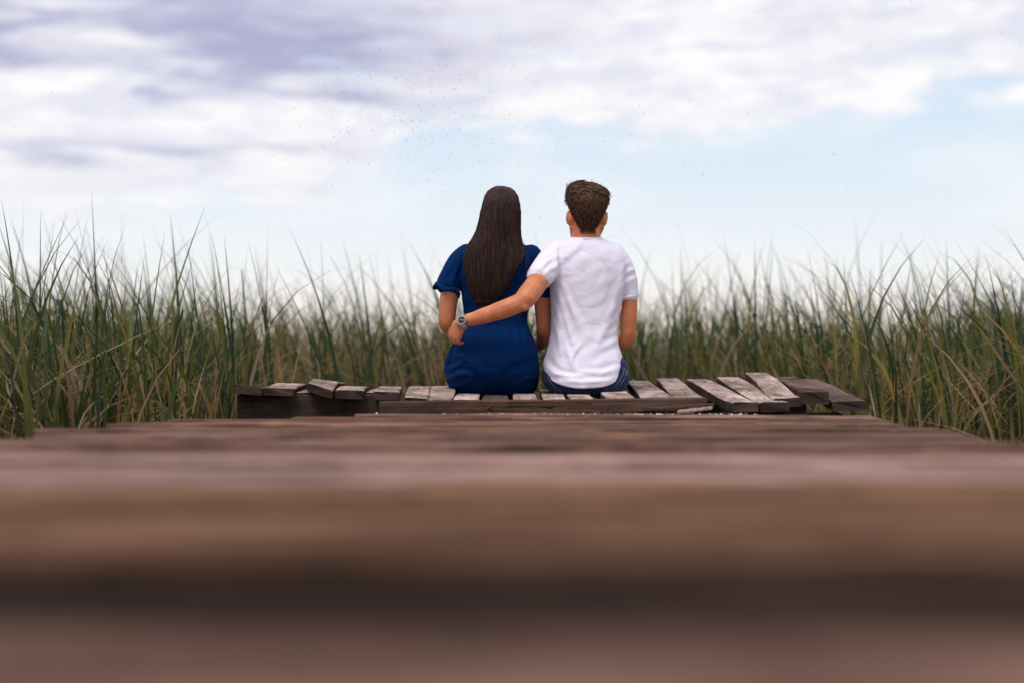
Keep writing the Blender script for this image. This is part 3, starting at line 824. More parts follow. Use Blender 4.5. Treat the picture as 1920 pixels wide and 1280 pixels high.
    def crease(co, no):
        x, z = co[:, 0], co[:, 2]
        a = 24 * x - 13 * z + 1.0 * np.sin(19 * z + 8 * x); b = 27 * z + 17 * x + 1.1 * np.sin(23 * x - 9 * z + 2)
        d = 0.0045 * ((1 - np.abs(np.sin(a))) ** 2 * np.sin(11 * z + 9 * x + 1) + (1 - np.abs(np.sin(b + 1.3))) ** 2 * np.sin(12 * x - 10 * z + .4))
        return no * (d * np.clip(-no[:, 1] + .2, 0, 1))[:, None]
    displace(me, crease)
    d = link('dress', me, M_DRESS, w)
    # thin seam piping at the waist? hem bands of the sleeves
    for (c, a, r) in ((W(842, 535, Y - .012), (ca - cb).normalized(), 0.0585),):
        T = Soup(); pts = []
        u = a.cross(Vector((0, 1, 0))).normalized(); v = a.cross(u)
        n = 40; V, F = [], []
        for i in range(n):
            th = 2 * math.pi * i / n
            rr = r * (1 + 0.05 * math.sin(5 * th))
            for q, (dr, da) in enumerate(((0.0015, -0.008), (0.004, 0.012), (0.0, 0.014), (-0.006, -0.006))):
                V.append(c + (u * math.cos(th) + v * math.sin(th)) * (rr + dr) + a * (da + 0.006 * math.sin(4 * th + 1) + 0.022))
        for i in range(n):
            for q in range(4):
                F.append((i * 4 + q, i * 4 + (q + 1) % 4, ((i + 1) % n) * 4 + (q + 1) % 4, ((i + 1) % n) * 4 + q))
        link('sleeve_hem', mesh_from('sleeve_hem', V, F, True), M_DRESS, d)
    # hair: a smooth inner mass and several thousand separate strands over it
    rows = [(351, 930, 948, 0.0, .024), (354, 922, 958, 0.0, .048), (360, 915, 965, -0.004, .068), (370, 909, 971, -0.010, .084), (384, 905, 974.5, -0.022, .084), (400, 902, 976, -0.036, .076), (418, 898, 976, -0.046, .066),
            (435, 893, 975.5, -0.048, .064), (450, 886, 977, -0.062, .050), (462, 878, 981, -0.074, .040), (475, 872.5, 982.5, -0.084, .034), (490, 870.5, 978, -0.090, .031), (510, 872.5, 967, -0.094, .029),
            (530, 877, 957, -0.094, .028), (548, 883, 945, -0.092, .026), (562, 890, 932, -0.088, .022), (572, 899, 920, -0.084, .014)]
    H = Soup(); H.loft(rings_px(rows, Y, inset=0.003), 48, 2.15)
    hm = H.fuse('hair', 0.0045, 4)
    rg = rings_px(rows, Y)
    r = random.Random(3)
    paths, rad = [], []
    for i in range(2600):
        u = r.uniform(-1, 1); u = math.copysign(abs(u) ** 0.9, u)
        start = r.choice([0, 0, 0, 0, 1, 2, 3, 5])
        end = len(rg) - 1 - (r.choice([0, 0, 0, 1, 1, 2, 3]) if r.random() < 0.9 else r.randint(2, 6))
        lift = r.uniform(-0.002, 0.004); w1 = r.uniform(0, 6.3); fly = 0.0025 * r.random() ** 3
        pts = []
        for q in range(start, end + 1):
            z, xl, xr, yc, hd = rg[q][:5]
            uu = max(-1, min(1, u + 0.02 * math.sin(q * 0.9 + w1)))
            x = (xl + xr) / 2 + (xr - xl) / 2 * uu * (1 + fly * 8)
            y = yc - (hd + lift) * max(0.0, 1 - abs(uu) ** 2.15) ** (1 / 2.15)
            pts.append(Vector((x, y, z + r.uniform(-.002, .002))))
        if end < len(rg) - 1 or r.random() < .6:
            pts.append(pts[-1] + Vector((r.uniform(-.006, .006), r.uniform(-.004, .002), -r.uniform(.005, .022))))
        if len(pts) < 5: continue
        paths.append(pts); rad.append(r.uniform(0.0006, 0.0013))
    for i in range(130):                  # flyaways along the edge
        q0 = r.uniform(0, 10); i0 = int(q0); sd = r.choice((-1, 1)); a1 = r.uniform(.3, 1)
        pts = []
        for q in range(i0, min(i0 + r.randint(3, 6), len(rg))):
            z, xl, xr, yc, hd = rg[q][:5]
            uu = sd * (0.90 + 0.13 * a1 * math.sin((q - i0) * 0.9 + 0.4))
            pts.append(Vector(((xl + xr) / 2 + (xr - xl) / 2 * uu + sd * r.uniform(0, .0012), yc - hd * 0.5, z)))
        if len(pts) > 2: paths.append(pts); rad.append(r.uniform(.0004, .0007))
    # a few loose hairs
    for a in (((982, 470), (990, 480), (990, 497), (986, 515)), ((978, 452), (984, 470), (987, 490), (984, 520)), ((903, 410), (898, 440), (884, 462), (868, 482)), ((900, 425), (888, 452), (873, 470), (866, 500)),
              ((930, 354), (926, 350), (934, 348), (946, 353)), ((975, 420), (978, 445), (986, 465), (991, 490))):
        pts = [W(px, py, Y - 0.06 - 0.03 * i) for i, (px, py) in enumerate(a)]
        paths.append(pts); rad.append(0.0009)
    sm = strands_mesh('strands', paths, rad)
    link('hair', join_meshes('hair', [hm, sm]), M_HAIR_W, w)
    return w

# ------------------------------------------------------------------ the man
def build_man():
    Y = 6.2
    body = Soup()
    at = head(body, W(1100, 407, Y), R(7), 0.075)
    body.chain([W(1099, 418, Y - .008), W(1099, 440, Y - .006), W(1100, 462, Y)], [0.060, 0.0625, 0.072])
    tors = [(462, 1050, 1148, 0.01, .07), (475, 1036, 1162, 0.01, .09), (510, 1034, 1172, 0.02, .105), (560, 1040, 1162, 0.02, .105), (620, 1042, 1152, 0.02, .10), (680, 1034, 1160, 0.02, .12), (728, 1040, 1155, 0.04, .10)]
    body.loft(rings_px(tors, Y, inset=0.012))
    # his left arm round her back (image left)
    Lsh, Lel, Lwr = W(1040, 484, Y - .015), W(979, 566, 5.985), W(873, 602, 6.035)
    body.chain([Lsh, W(1012, 524, 6.075), W(993, 550, 6.005), Lel], [0.042, 0.0465, 0.0465, 0.042])
    body.chain([W(988, 560, 5.985), Lel, W(948, 579, 5.985), W(912, 591, 6.005), W(885, 599, 6.025), Lwr, W(866, 606, 6.04)], [0.041, 0.0405, 0.0400, 0.0350, 0.0290, 0.0275, 0.027])
    body.ball(W(982, 575, 5.968), (0.024, 0.022, 0.022))
    hand(body, W(866, 605, 6.045), (-0.40, 0.62, -0.68), (-0.70, -0.70, -0.10), True, (16, 28, 22), 0.93, 0.07)
    # right arm (image right)
    body.chain([W(1164, 495, Y + .02), W(1178, 532, Y + .022), W(1181, 560, Y + .027), W(1179, 592, Y + .03), W(1178, 622, Y + .04)], [0.036, 0.0325, 0.034, 0.0365, 0.0355])
    body.chain([W(1178, 618, Y + .04), W(1177, 633, Y + .06), W(1166, 641, Y + .12), W(1130, 654, Y + .28)], [0.036, 0.0375, 0.037, 0.027])
    hand(body, W(1127, 655, Y + .295), (-0.35, 0.92, -0.12), (0.35, 0.05, 0.93), False, (15, 22, 18))
    legs = []
    for s, hx, kx in ((-1, 1062, 1050), (1, 1138, 1150)):
        hip, knee = W(hx, 714, Y + .06), Vector(((kx - 960) / FPX * 6.82, Y + .62, 0.545))
        ank = Vector((knee.x, Y + .74, 0.135)); legs.append((hip, knee, ank))
        body.chain([hip, (hip + knee) / 2, knee], [0.075, 0.068, 0.052])
        body.chain([knee, knee + (ank - knee) * .35, ank], [0.050, 0.050, 0.034])
        body.chain([ank + Vector((0, -.02, -.03)), ank + Vector((0, .08, -.06)), ank + Vector((0, .16, -.08))], [.03, .03, .024])
    me = body.fuse('person', 0.0042, 6)
    man = link('person', me, M_SKIN_M)
    tag(man, 'man in white T-shirt and jeans sitting with one arm round the woman', 'person')
    eyes(at, man)
    # jeans
    J = Soup()
    jr = [(664, 1034, 1164, 0.02, .115), (680, 1022, 1176, 0.015, .13), (700, 1015, 1180.5, 0.01, .142), (715, 1016, 1180, 0.01, .145), (728, 1024, 1174, 0.015, .138), (737, 1036, 1163, 0.02, .122), (742, 1048, 1150, 0.03, .10)]
    J.loft(rings_px(jr, Y))
    for hip, knee, ank in legs:
        J.chain([hip, (hip + knee) / 2, knee], [0.090, 0.084, 0.070])
        J.chain([knee, knee + (ank - knee) * .5, ank + Vector((0, 0, 0.02))], [0.068, 0.058, 0.052])
    J.tube([W(1100, 706, Y + .08), Vector((0.35, Y + .3, 0.525))], [0.085, 0.06])
    # hip pocket swell and cloth bunched at his right hip
    J.chain([W(1167, 692, Y + .05), W(1170, 704, Y + .055), W(1162, 718, Y + .06)], [0.020, 0.024, 0.022])
    me = J.fuse('jeans', 0.005, 5)
    displace(me, fold_fn([((1160, 690), (1180, 715), .004, 5), ((1150, 715), (1178, 700), .004, 5), ((1140, 726), (1172, 712), .004, 5), ((1024, 700), (1040, 722), .004, 5), ((1170, 676), (1178, 700), .004, 4)]))
    jo = link('jeans', me, M_DENIM, man)
    from mathutils.bvhtree import BVHTree
    tree = BVHTree.FromPolygons([v.co for v in me.vertices], [tuple(p.vertices) for p in me.polygons])
    eye = Vector((0, 0, CZ)); paths = []
    for a in (((1171, 688), (1168, 702), (1159, 717), (1148, 729)), ((1176, 692), (1173, 706), (1163, 721), (1151, 733)), ((1026, 702), (1033, 717), (1044, 729), (1058, 735)),
              ((1098, 722), (1099, 728), (1100, 736)), ((1120, 723), (1134, 721), (1140, 734)), ((1070, 723), (1062, 722), (1058, 732))):
        pts = []
        for (x0, y0), (x1, y1) in zip(a, a[1:]):
            for k in range(8):
                t = k / 7; d = (W(x0 + (x1 - x0) * t, y0 + (y1 - y0) * t, 6.0) - eye).normalized()
                hit = tree.ray_cast(eye, d)[0]
                if hit: pts.append(hit - d * 0.0006)
        if len(pts) > 4: paths.append(pts)
    TH = simple_mat('pale thread', (0.22, 0.19, 0.14), 0.8)
    for pts in paths: link('stitching', strands_mesh('stitching', [pts], [0.0011], 5), TH, jo)
    # T-shirt
    S = Soup()
    sh = [(445.5, 1073, 1126, 0.0, .058, .004), (450, 1064, 1136, 0.0, .066, .003), (455, 1053, 1146, 0.003, .076), (462, 1042, 1156, 0.006, .088), (472, 1033, 1167, 0.01, .100), (486, 1028, 1174, 0.012, .112), (505, 1028, 1177, 0.015, .120),
          (530, 1030, 1175, 0.016, .123), (560, 1032, 1168, 0.016, .120), (590, 1033.5, 1162, 0.014, .116), (620, 1033, 1158, 0.012, .116), (645, 1029, 1160, 0.01, .122), (664, 1023.5, 1166, 0.008, .134, .018),
          (676, 1020, 1170, 0.006, .146, .040), (684, 1019, 1170, 0.004, .153, .062), (690, 1020, 1168.5, 0.004, .156, .080), (692, 1028, 1160, 0.004, .148, .080)]
    S.loft(rings_px(sh, Y), 48)
    # rolled hem line
    S.chain([W(1050, 474, Y + .0), W(1036, 487, Y - .02), W(1024, 502, 6.13), W(1013, 518, 6.085)], [0.058, 0.062, 0.0595, 0.0575])
    S.chain([W(1150, 478, Y + .012), W(1163, 496, Y + .015), W(1174, 520, Y + .02), W(1180.5, 553, Y + .025)], [0.055, 0.053, 0.047, 0.041])
    me = S.fuse('t_shirt', 0.0046, 4)
    folds = [((1043, 548), (1072, 640), .0075, 5), ((1042, 575), (1062, 660), .0075, 4.5), ((1041, 605), (1054, 672), .007, 4.5), ((1050, 530), (1085, 612), .0045, 6), ((1060, 640), (1075, 690), .004, 5),
             ((1044, 470), (1036, 530), .0055, 5), ((1055, 470), (1062, 500), .003, 6), ((1086, 455), (1062, 485), .0028, 6), ((1110, 455), (1140, 500), .0025, 8), ((1090, 462), (1092, 500), .002, 8),
             ((1168, 500), (1158, 560), .005, 5), ((1160, 540), (1140, 600), .004, 6), ((1166, 560), (1130, 610), .0038, 6), ((1158, 590), (1112, 648), .0042, 6), ((1160, 612), (1125, 640), .0035, 6), ((1158, 632), (1110, 662), .003, 6),
             ((1026, 690), (1075, 712), .005, 5), ((1050, 712), (1140, 712), .0045, 4), ((1080, 702), (1150, 692), .003, 5), ((1022, 676), (1042, 700), .005, 5), ((1120, 702), (1156, 686), .002, 4), ((1040, 702), (1110, 706), .003, 4),
             ((1084, 646), (1068, 676), .004, 4), ((1040, 660), (1052, 690), .004, 6), ((1150, 660), (1160, 690), .003, 6),
             ((1168, 520), (1194, 502), .0022, 4), ((1168, 536), (1193, 520), .002, 4), ((1040, 482), (1010, 508), .004, 4), ((1034, 474), (1008, 496), .0035, 4), ((1046, 494), (1022, 520), .003, 4)]
    displace(me, fold_fn([(a, b, amp * 1.55, w * 1.15) for a, b, amp, w in folds]))
    r2 = np.random.default_rng(4)
    ph = r2.uniform(0, 6.28, 12)
    def soft(co, no):
        x, z = co[:, 0], co[:, 2]
        a = 26 * x + 19 * z + 0.9 * np.sin(17 * z - 9 * x + ph[4]); b = 31 * z - 21 * x + 1.1 * np.sin(21 * x + 12 * z + ph[5])
        d = 0.0020 * ((1 - np.abs(np.sin(a + ph[0]))) ** 2 * np.sin(9 * z + 14 * x + ph[1]) + (1 - np.abs(np.sin(b + ph[2]))) ** 2 * np.sin(13 * x - 8 * z + ph[3])) + 0.0012 * np.sin(75 * x - 50 * z + ph[2]) * np.sin(44 * z + 25 * x + ph[3])
        return no * (d * np.clip(-no[:, 1], 0, 1))[:, None]
    displace(me, soft)
    sobj = link('t_shirt', me, M_SHIRT, man)
    def band(name, c, a, ru, rv, u, w, t, mat, parent, n=48, wav=0.0):
        a = a.normalized(); u = (u - a * u.dot(a)).normalized(); v = a.cross(u)
        V, F = [], []
        for i in range(n):
            th = 2 * math.pi * i / n
            o = a * (wav * math.sin(3 * th + 0.7))
            d = u * math.cos(th) * ru + v * math.sin(th) * rv
            dn = d.normalized()
            for (dr, da) in ((0, -w / 2), (t, -w / 2 + t * .5), (t, w / 2 - t * .5), (0, w / 2), (-0.006, 0)):
                V.append(c + d + dn * dr + a * da + o)
        for i in range(n):
            for q in range(5):
                F.append((i * 5 + q, i * 5 + (q + 1) % 5, ((i + 1) % n) * 5 + (q + 1) % 5, ((i + 1) % n) * 5 + q))
        return link(name, mesh_from(name, V, F, True), mat, parent)
    a = (W(1180, 553, Y + .025) - W(1173, 520, Y + .02))
    band('sleeve_hem', W(1180, 556, Y + .025), a, 0.0395, 0.0395, Vector((1, 0, 0)), 0.014, 0.0012, M_SHIRT, sobj)
    a = (W(1013, 518, 6.085) - W(1024, 502, 6.13))
    band('sleeve_hem', W(1011, 521, 6.08), a, 0.0545, 0.0545, Vector((1, 0, 0)), 0.015, 0.0012, M_SHIRT, sobj)
    # neckband and bottom hem
    band('neckband', W(1099.5, 448.5, Y - .002), Vector((0, -0.10, 1)), 0.0655, 0.0650, Vector((1, 0, 0)), 0.018, 0.002, M_SHIRT, sobj)
    # watch on his left wrist
    a = (Lwr - W(912, 591, 6.005)).normalized()
    wc = W(872, 603, 6.036)
    n = Vector((-0.35, -0.92, 0.12)); n = (n - a * n.dot(a)).normalized(); u = a.cross(n)
    STEEL = simple_mat('brushed steel', (0.45, 0.45, 0.48), 0.3, 1.0, 0.15, 300)
    strap = Soup()
    Vv, Ff = [], []
    N = 32
    for i in range(N):
        th = 2 * math.pi * i / N
        d = (n * math.cos(th) + u * math.sin(th))
        for rr, da in ((0.0300, -.010), (0.0335, -.009), (0.0335, .009), (0.0300, .010)):
            Vv.append(wc + d * (rr + (0.0012 if i % 2 else 0)) + a * da)
    for i in range(N):
        for q in range(4):
            Ff.append((i * 4 + q, i * 4 + (q + 1) % 4, ((i + 1) % N) * 4 + (q + 1) % 4, ((i + 1) % N) * 4 + q))
    ws = link('wristwatch', mesh_from('wristwatch', Vv, Ff), STEEL, man)
    def disc(name, r, h0, h1, mat, inner=None):
        V, F = [], []; k = 28
        for (rr, h) in ((r, h0), (r, h1 - .001), (r - .0012, h1)):
            for i in range(k):
                th = 2 * math.pi * i / k
                V.append(wc + n * h + (a * math.cos(th) + u * math.sin(th)) * rr)
        for l in range(2):
            for i in range(k): F.append((l * k + i, l * k + (i + 1) % k, (l + 1) * k + (i + 1) % k, (l + 1) * k + i))
        F.append(tuple(range(2 * k, 3 * k)))
        return link(name, mesh_from(name, V, F), mat, ws)
    disc('watch_case', 0.0205, 0.026, 0.0405, STEEL)
    DIAL = simple_mat('black dial', (0.012, 0.012, 0.016), 0.2)
    disc('dial', 0.0165, 0.038, 0.0412, DIAL)
    WHT = simple_mat('dial markings', (0.75, 0.75, 0.75), 0.4)
    def stick(p0, ang, length, wd, h):
        d = a * math.cos(ang) + u * math.sin(ang); e = n.cross(d)
        c = wc + n * h
        V = [c + d * p0 + e * wd, c + d * p0 - e * wd, c + d * (p0 + length) - e * wd, c + d * (p0 + length) + e * wd]
        V += [p + n * 0.0005 for p in V]
        return V, [(0, 1, 2, 3), (4, 5, 6, 7), (0, 1, 5, 4), (1, 2, 6, 5), (2, 3, 7, 6), (3, 0, 4, 7)]
    V, F = [], []
    for i in range(12):
        v_, f_ = stick(0.0125, i * math.pi / 6, 0.0026, 0.0005, 0.0412)
        F += [tuple(len(V) + q for q in f) for f in f_]; V += v_
    for ang, L in ((0.9, 0.0085), (3.4, 0.0115)):
        v_, f_ = stick(-0.001, ang, L, 0.0006, 0.0414)
        F += [tuple(len(V) + q for q in f) for f in f_]; V += v_
    link('hands', mesh_from('hands', V, F), WHT, ws)
    # shoes
    for hip, knee, ank in legs:
        F_ = Soup()
        F_.chain([ank + Vector((0, -.035, -.06)), ank + Vector((0, .05, -.065)), ank + Vector((0, .15, -.085)), ank + Vector((0, .19, -.09))], [.042, .045, .038, .028])
        F_.tube([ank + Vector((0, 0, 0.0)), ank + Vector((0, 0.0, -.06))], [.042, .042])
        link('shoe', F_.fuse('shoe', 0.006, 4), M_SHOE, man)
    # hair
    rows = [(343.5, 1078, 1108, 0.02, .030), (346, 1071, 1121, 0.02, .055), (352.5, 1066, 1131, 0.015, .080), (362, 1063.5, 1136.5, 0.008, .098), (374, 1062.5, 1139.5, -0.002, .108), (386, 1064.5, 1138.5, -0.022, .095), (397, 1068.5, 1134, -0.045, .072),
            (408, 1072.5, 1129.5, -0.058, .054), (418, 1076.5, 1125, -0.062, .043), (426, 1081, 1121, -0.064, .033), (432, 1087, 1115, -0.062, .022)]
    rg = rings_px(rows, Y)
    rot = Matrix.Identity(3)
    H = Soup(); H.loft(rings_px(rows[:-1], Y, inset=0.005), 44, 2.25)
    hm = H.fuse('hair', 0.0045, 3)
    r = random.Random(8)
    paths, rad = [], []
    def surf(q, th):
        i = min(int(q), len(rg) - 2); t = q - i
        v = [rg[i][k] + (rg[i + 1][k] - rg[i][k]) * t for k in range(5)]
        c, s = math.cos(th), math.sin(th)
        x = math.copysign(abs(c) ** (2 / 2.25), c); y = math.copysign(abs(s) ** (2 / 2.25), s)
        return Vector(((v[1] + v[2]) / 2 + (v[2] - v[1]) / 2 * x, v[3] + v[4] * y, v[0]))
    cen = W(1100, 392, Y)
    for i in range(5200):                 # clipped back and sides
        q = 2.6 + 7.38 * r.random() ** 0.85; th = r.uniform(math.pi * 0.98, math.pi * 2.02)
        p = surf(q, th); nrm = (p - cen).normalized()
        L = (0.020 if q < 4.5 else 0.012 if q < 7 else 0.007) * r.uniform(.7, 1.3)
        d = Vector((r.gauss(0.05, .13), r.gauss(0, .1), -1)); d = (d - nrm * d.dot(nrm)).normalized() + nrm * r.uniform(.12, .4)
        p0 = p - nrm * 0.004
        paths.append([p0, p0 + d * L * .5 + nrm * 0.001, p0 + d * L - nrm * L * 0.12]); rad.append(r.uniform(.0005, .0009))
    for i in range(420):                  # the fade into the skin of the neck
        th = r.uniform(math.pi * 1.1, math.pi * 1.9)
        p = surf(9.9, th) + Vector((0, 0, -r.random() ** 2 * 0.018)); p.y = Y - 0.008 - math.sqrt(max(0.0, 0.0612 ** 2 - (p.x - W(1099, 435, Y).x) ** 2)) - 0.0005
        paths.append([p, p + Vector((r.gauss(0, .001), -.0012, -.004)), p + Vector((r.gauss(0, .002), -.0014, -.008))]); rad.append(.00045)
    for lk in range(150):                 # longer wavy top in locks, swept up and over to his right
        th = r.uniform(0, 2 * math.pi) if lk % 3 else r.uniform(math.pi * 1.05, math.pi * 1.95)
        q = r.uniform(0.1, 3.3)
        p = surf(q, th); nrm = (p - cen).normalized()
        if p.y > Y + 0.11: continue
        L = r.uniform(.042, .075) * (1.0 if q < 2.4 else 0.75)
        d = Vector((0.85 + r.gauss(0, .1), -0.10 + r.gauss(0, .14), 0.42 - 0.22 * q)); d = (d - nrm * d.dot(nrm)).normalized()
        side = nrm.cross(d).normalized()
        hgt = r.uniform(.005, .011); wph = r.uniform(0, 3.1)
        for k2 in range(34):
            o1, o2 = r.gauss(0, .0055), r.gauss(0, .004)
            pts = []
            for k in range(7):
                t = k / 6; cl = 1 - 0.72 * t
                pts.append(p - nrm * 0.005 + d * (L * (t - 0.3) + o2 * cl) + side * (o1 * cl + 0.0022 * math.sin(3.2 * t + wph))
                           + nrm * (hgt * math.sin(math.pi * min(1, 0.08 + t * .95)) + r.uniform(-.0006, .0006)))
            paths.append(pts); rad.append(r.uniform(.0006, .0011))
    for i in range(160):                  # stray hairs that break the outline
        th = r.uniform(0, 2 * math.pi); q = r.uniform(0.0, 5.0)
        p = surf(q, th); nrm = (p - cen).normalized(); d = Vector((r.gauss(.3, .6), r.gauss(0, .4), r.gauss(.2, .5)))
        paths.append([p, p + nrm * .006 + d * .005, p + nrm * .011 + d * .014]); rad.append(r.uniform(.0004, .0007))
    for i in range(46):                   # loose tuft on the left
        b = W(1073 + r.uniform(-5, 7), 356 + r.uniform(-5, 5), Y + r.uniform(-.03, .03))
        e = W(1064 + r.uniform(-4, 4), 345 + r.uniform(-2, 12), Y + r.uniform(-.03, .03)); mid = (b + e) / 2 + Vector((-0.007, 0, -0.003))
        paths.append([b, b * .6 + mid * .4, mid, e * .7 + mid * .3, e + Vector((0.002, 0, 0.003))]); rad.append(r.uniform(.0005, .0009))
    link('hair', join_meshes('hair', [hm, strands_mesh('strands', paths, rad)]), M_HAIR_M, man)
    return man

woman = build_woman()
man = build_man()

# ------------------------------------------------------------------ reeds
GREENS = np.array([(0.046, 0.078, 0.020), (0.078, 0.110, 0.025), (0.135, 0.155, 0.033), (0.024, 0.048, 0.024), (0.22, 0.19, 0.042), (0.042, 0.078, 0.032)])
DRY = np.array([(0.36, 0.235, 0.125), (0.46, 0.32, 0.20), (0.27, 0.165, 0.08), (0.38, 0.26, 0.18), (0.36, 0.22, 0.07)])

def blades(base, h, lean, az, bend, width, tint, seg=8, kink=None, fold=0.25, droop=True):
    """all blades as arrays -> verts, faces, per-vertex tint. lean: tip drift / height; bend: exponent of curvature"""
    N = len(base)
    t = np.linspace(0, 1, seg + 1)[None, :]                                # N x S
    drift = lean[:, None] * h[:, None] * (0.25 * t + 0.75 * t ** bend[:, None])
    dirx, diry = np.cos(az)[:, None], np.sin(az)[:, None]
    zz = h[:, None] * t
    if kink is not None:                                                   # blades that snapped and hang over
        kt, kl = kink
        over = np.clip(t - kt[:, None], 0, 1)
        drift = drift + over * h[:, None] * kl[:, None]
        zz = zz - over * h[:, None] * np.abs(kl[:, None]) * 0.85
    dr = (np.where(rng.random(N) < 0.45, rng.uniform(0.2, 1.0, N), 0.0))[:, None]   # tips that arch over
    ov = np.clip((t - 0.5) / 0.5, 0, 1) ** 2
    if droop:
        drift = drift + h[:, None] * 0.26 * dr * ov; zz = zz - h[:, None] * 0.20 * dr * ov ** 1.5
    x = base[:, 0:1] + drift * dirx; y = base[:, 1:2] + drift * diry; z = base[:, 2:3] + zz
    wprof = np.minimum(1.0, (1 - t) * 2.6) ** 0.8 * (0.65 + 0.35 * np.sin(np.pi * np.minimum(1, t * 1.3)))
    w = width[:, None] * wprof * 0.5 + 0.0002
    fa = rng.uniform(-1.2, 1.2, N)[:, None] + t * rng.uniform(-1, 1, N)[:, None]   # facing, with a slow twist
    wx, wy = np.cos(fa) * w, np.sin(fa) * w
    nx, ny = -np.sin(fa) * w * fold, np.cos(fa) * w * fold
    V = np.empty((N, seg + 1, 3, 3))
    V[:, :, 0] = np.stack([x - wx, y - wy, z], -1)
    V[:, :, 1] = np.stack([x + nx, y + ny, z], -1)
    V[:, :, 2] = np.stack([x + wx, y + wy, z], -1)
    b = (np.arange(N) * (seg + 1) * 3)[:, None, None] + (np.arange(seg) * 3)[None, :, None] + np.array([0, 1])[None, None, :]
    F = np.stack([b, b + 1, b + 4, b + 3], -1).reshape(-1, 4)
    # sheaths yellowed and browned low down, green leaf above
    low = np.array([0.25, 0.175, 0.070]) * rng.uniform(0.6, 1.15, (N, 1))
    amt = (rng.uniform(0.0, 0.75, N)[:, None] * np.clip(1.0 - t / 0.62, 0, 1) ** 0.8)[:, :, None]
    T = tint[:, None, :] * (1 - amt) + low[:, None, :] * amt
    T = np.repeat(T.reshape(-1, 3), 3, axis=0)
    return V.reshape(-1, 3), F, T

def mesh_np(name, V, F, T):
    me = bpy.data.meshes.new(name)
    me.vertices.add(len(V)); me.vertices.foreach_set('co', V.astype(np.float32).ravel())
    n = len(F)
    me.loops.add(n * 4); me.loops.foreach_set('vertex_index', F.astype(np.int32).ravel())
    me.polygons.add(n)
    me.polygons.foreach_set('loop_start', np.arange(0, n * 4, 4, dtype=np.int32))
    me.update(calc_edges=True)
    me.polygons.foreach_set('use_smooth', np.ones(n, dtype=bool))
    at = me.attributes.new('tint', 'FLOAT_COLOR', 'POINT')
    at.data.foreach_set('color', np.concatenate([T, np.ones((len(T), 1))], 1).astype(np.float32).ravel())
    return me

def palette(N, dry):
    c = GREENS[rng.integers(0, len(GREENS), N)].copy()
    d = rng.random(N) < dry
    c[d] = DRY[rng.integers(0, len(DRY), d.sum())]
    return c * rng.uniform(0.8, 1.2, N)[:, None], d

def free_ground(x, y):
    if -1.55 < x < 1.50 and y < 5.75: return False
    if -1.28 < x < 1.62 and y < 7.0: return False
    if -0.75 < x < 1.0 and y < 7.7: return False
    return True

def front_y(x):
    """where the reed bed begins: close beside the boardwalk, farther off beyond its end"""
    if x < -1.3: return 4.9
    if x > 1.6: return 6.0
    return 8.2

def scatter(N, side, y1=15.5, power=1.0):
    out = []
    while len(out) < N:
        y = 4.9 + (y1 - 4.9) * random.random() ** power
        half = 0.36 * y + 0.55
        x = random.uniform(-half, half)
        if side == 'left' and x > -0.05 * y: continue
        if side == 'right' and x <= -0.05 * y: continue
        if y < front_y(x) + random.random() * 0.7 or not free_ground(x, y): continue
        out.append((x, y, -0.03))
    return np.array(out)

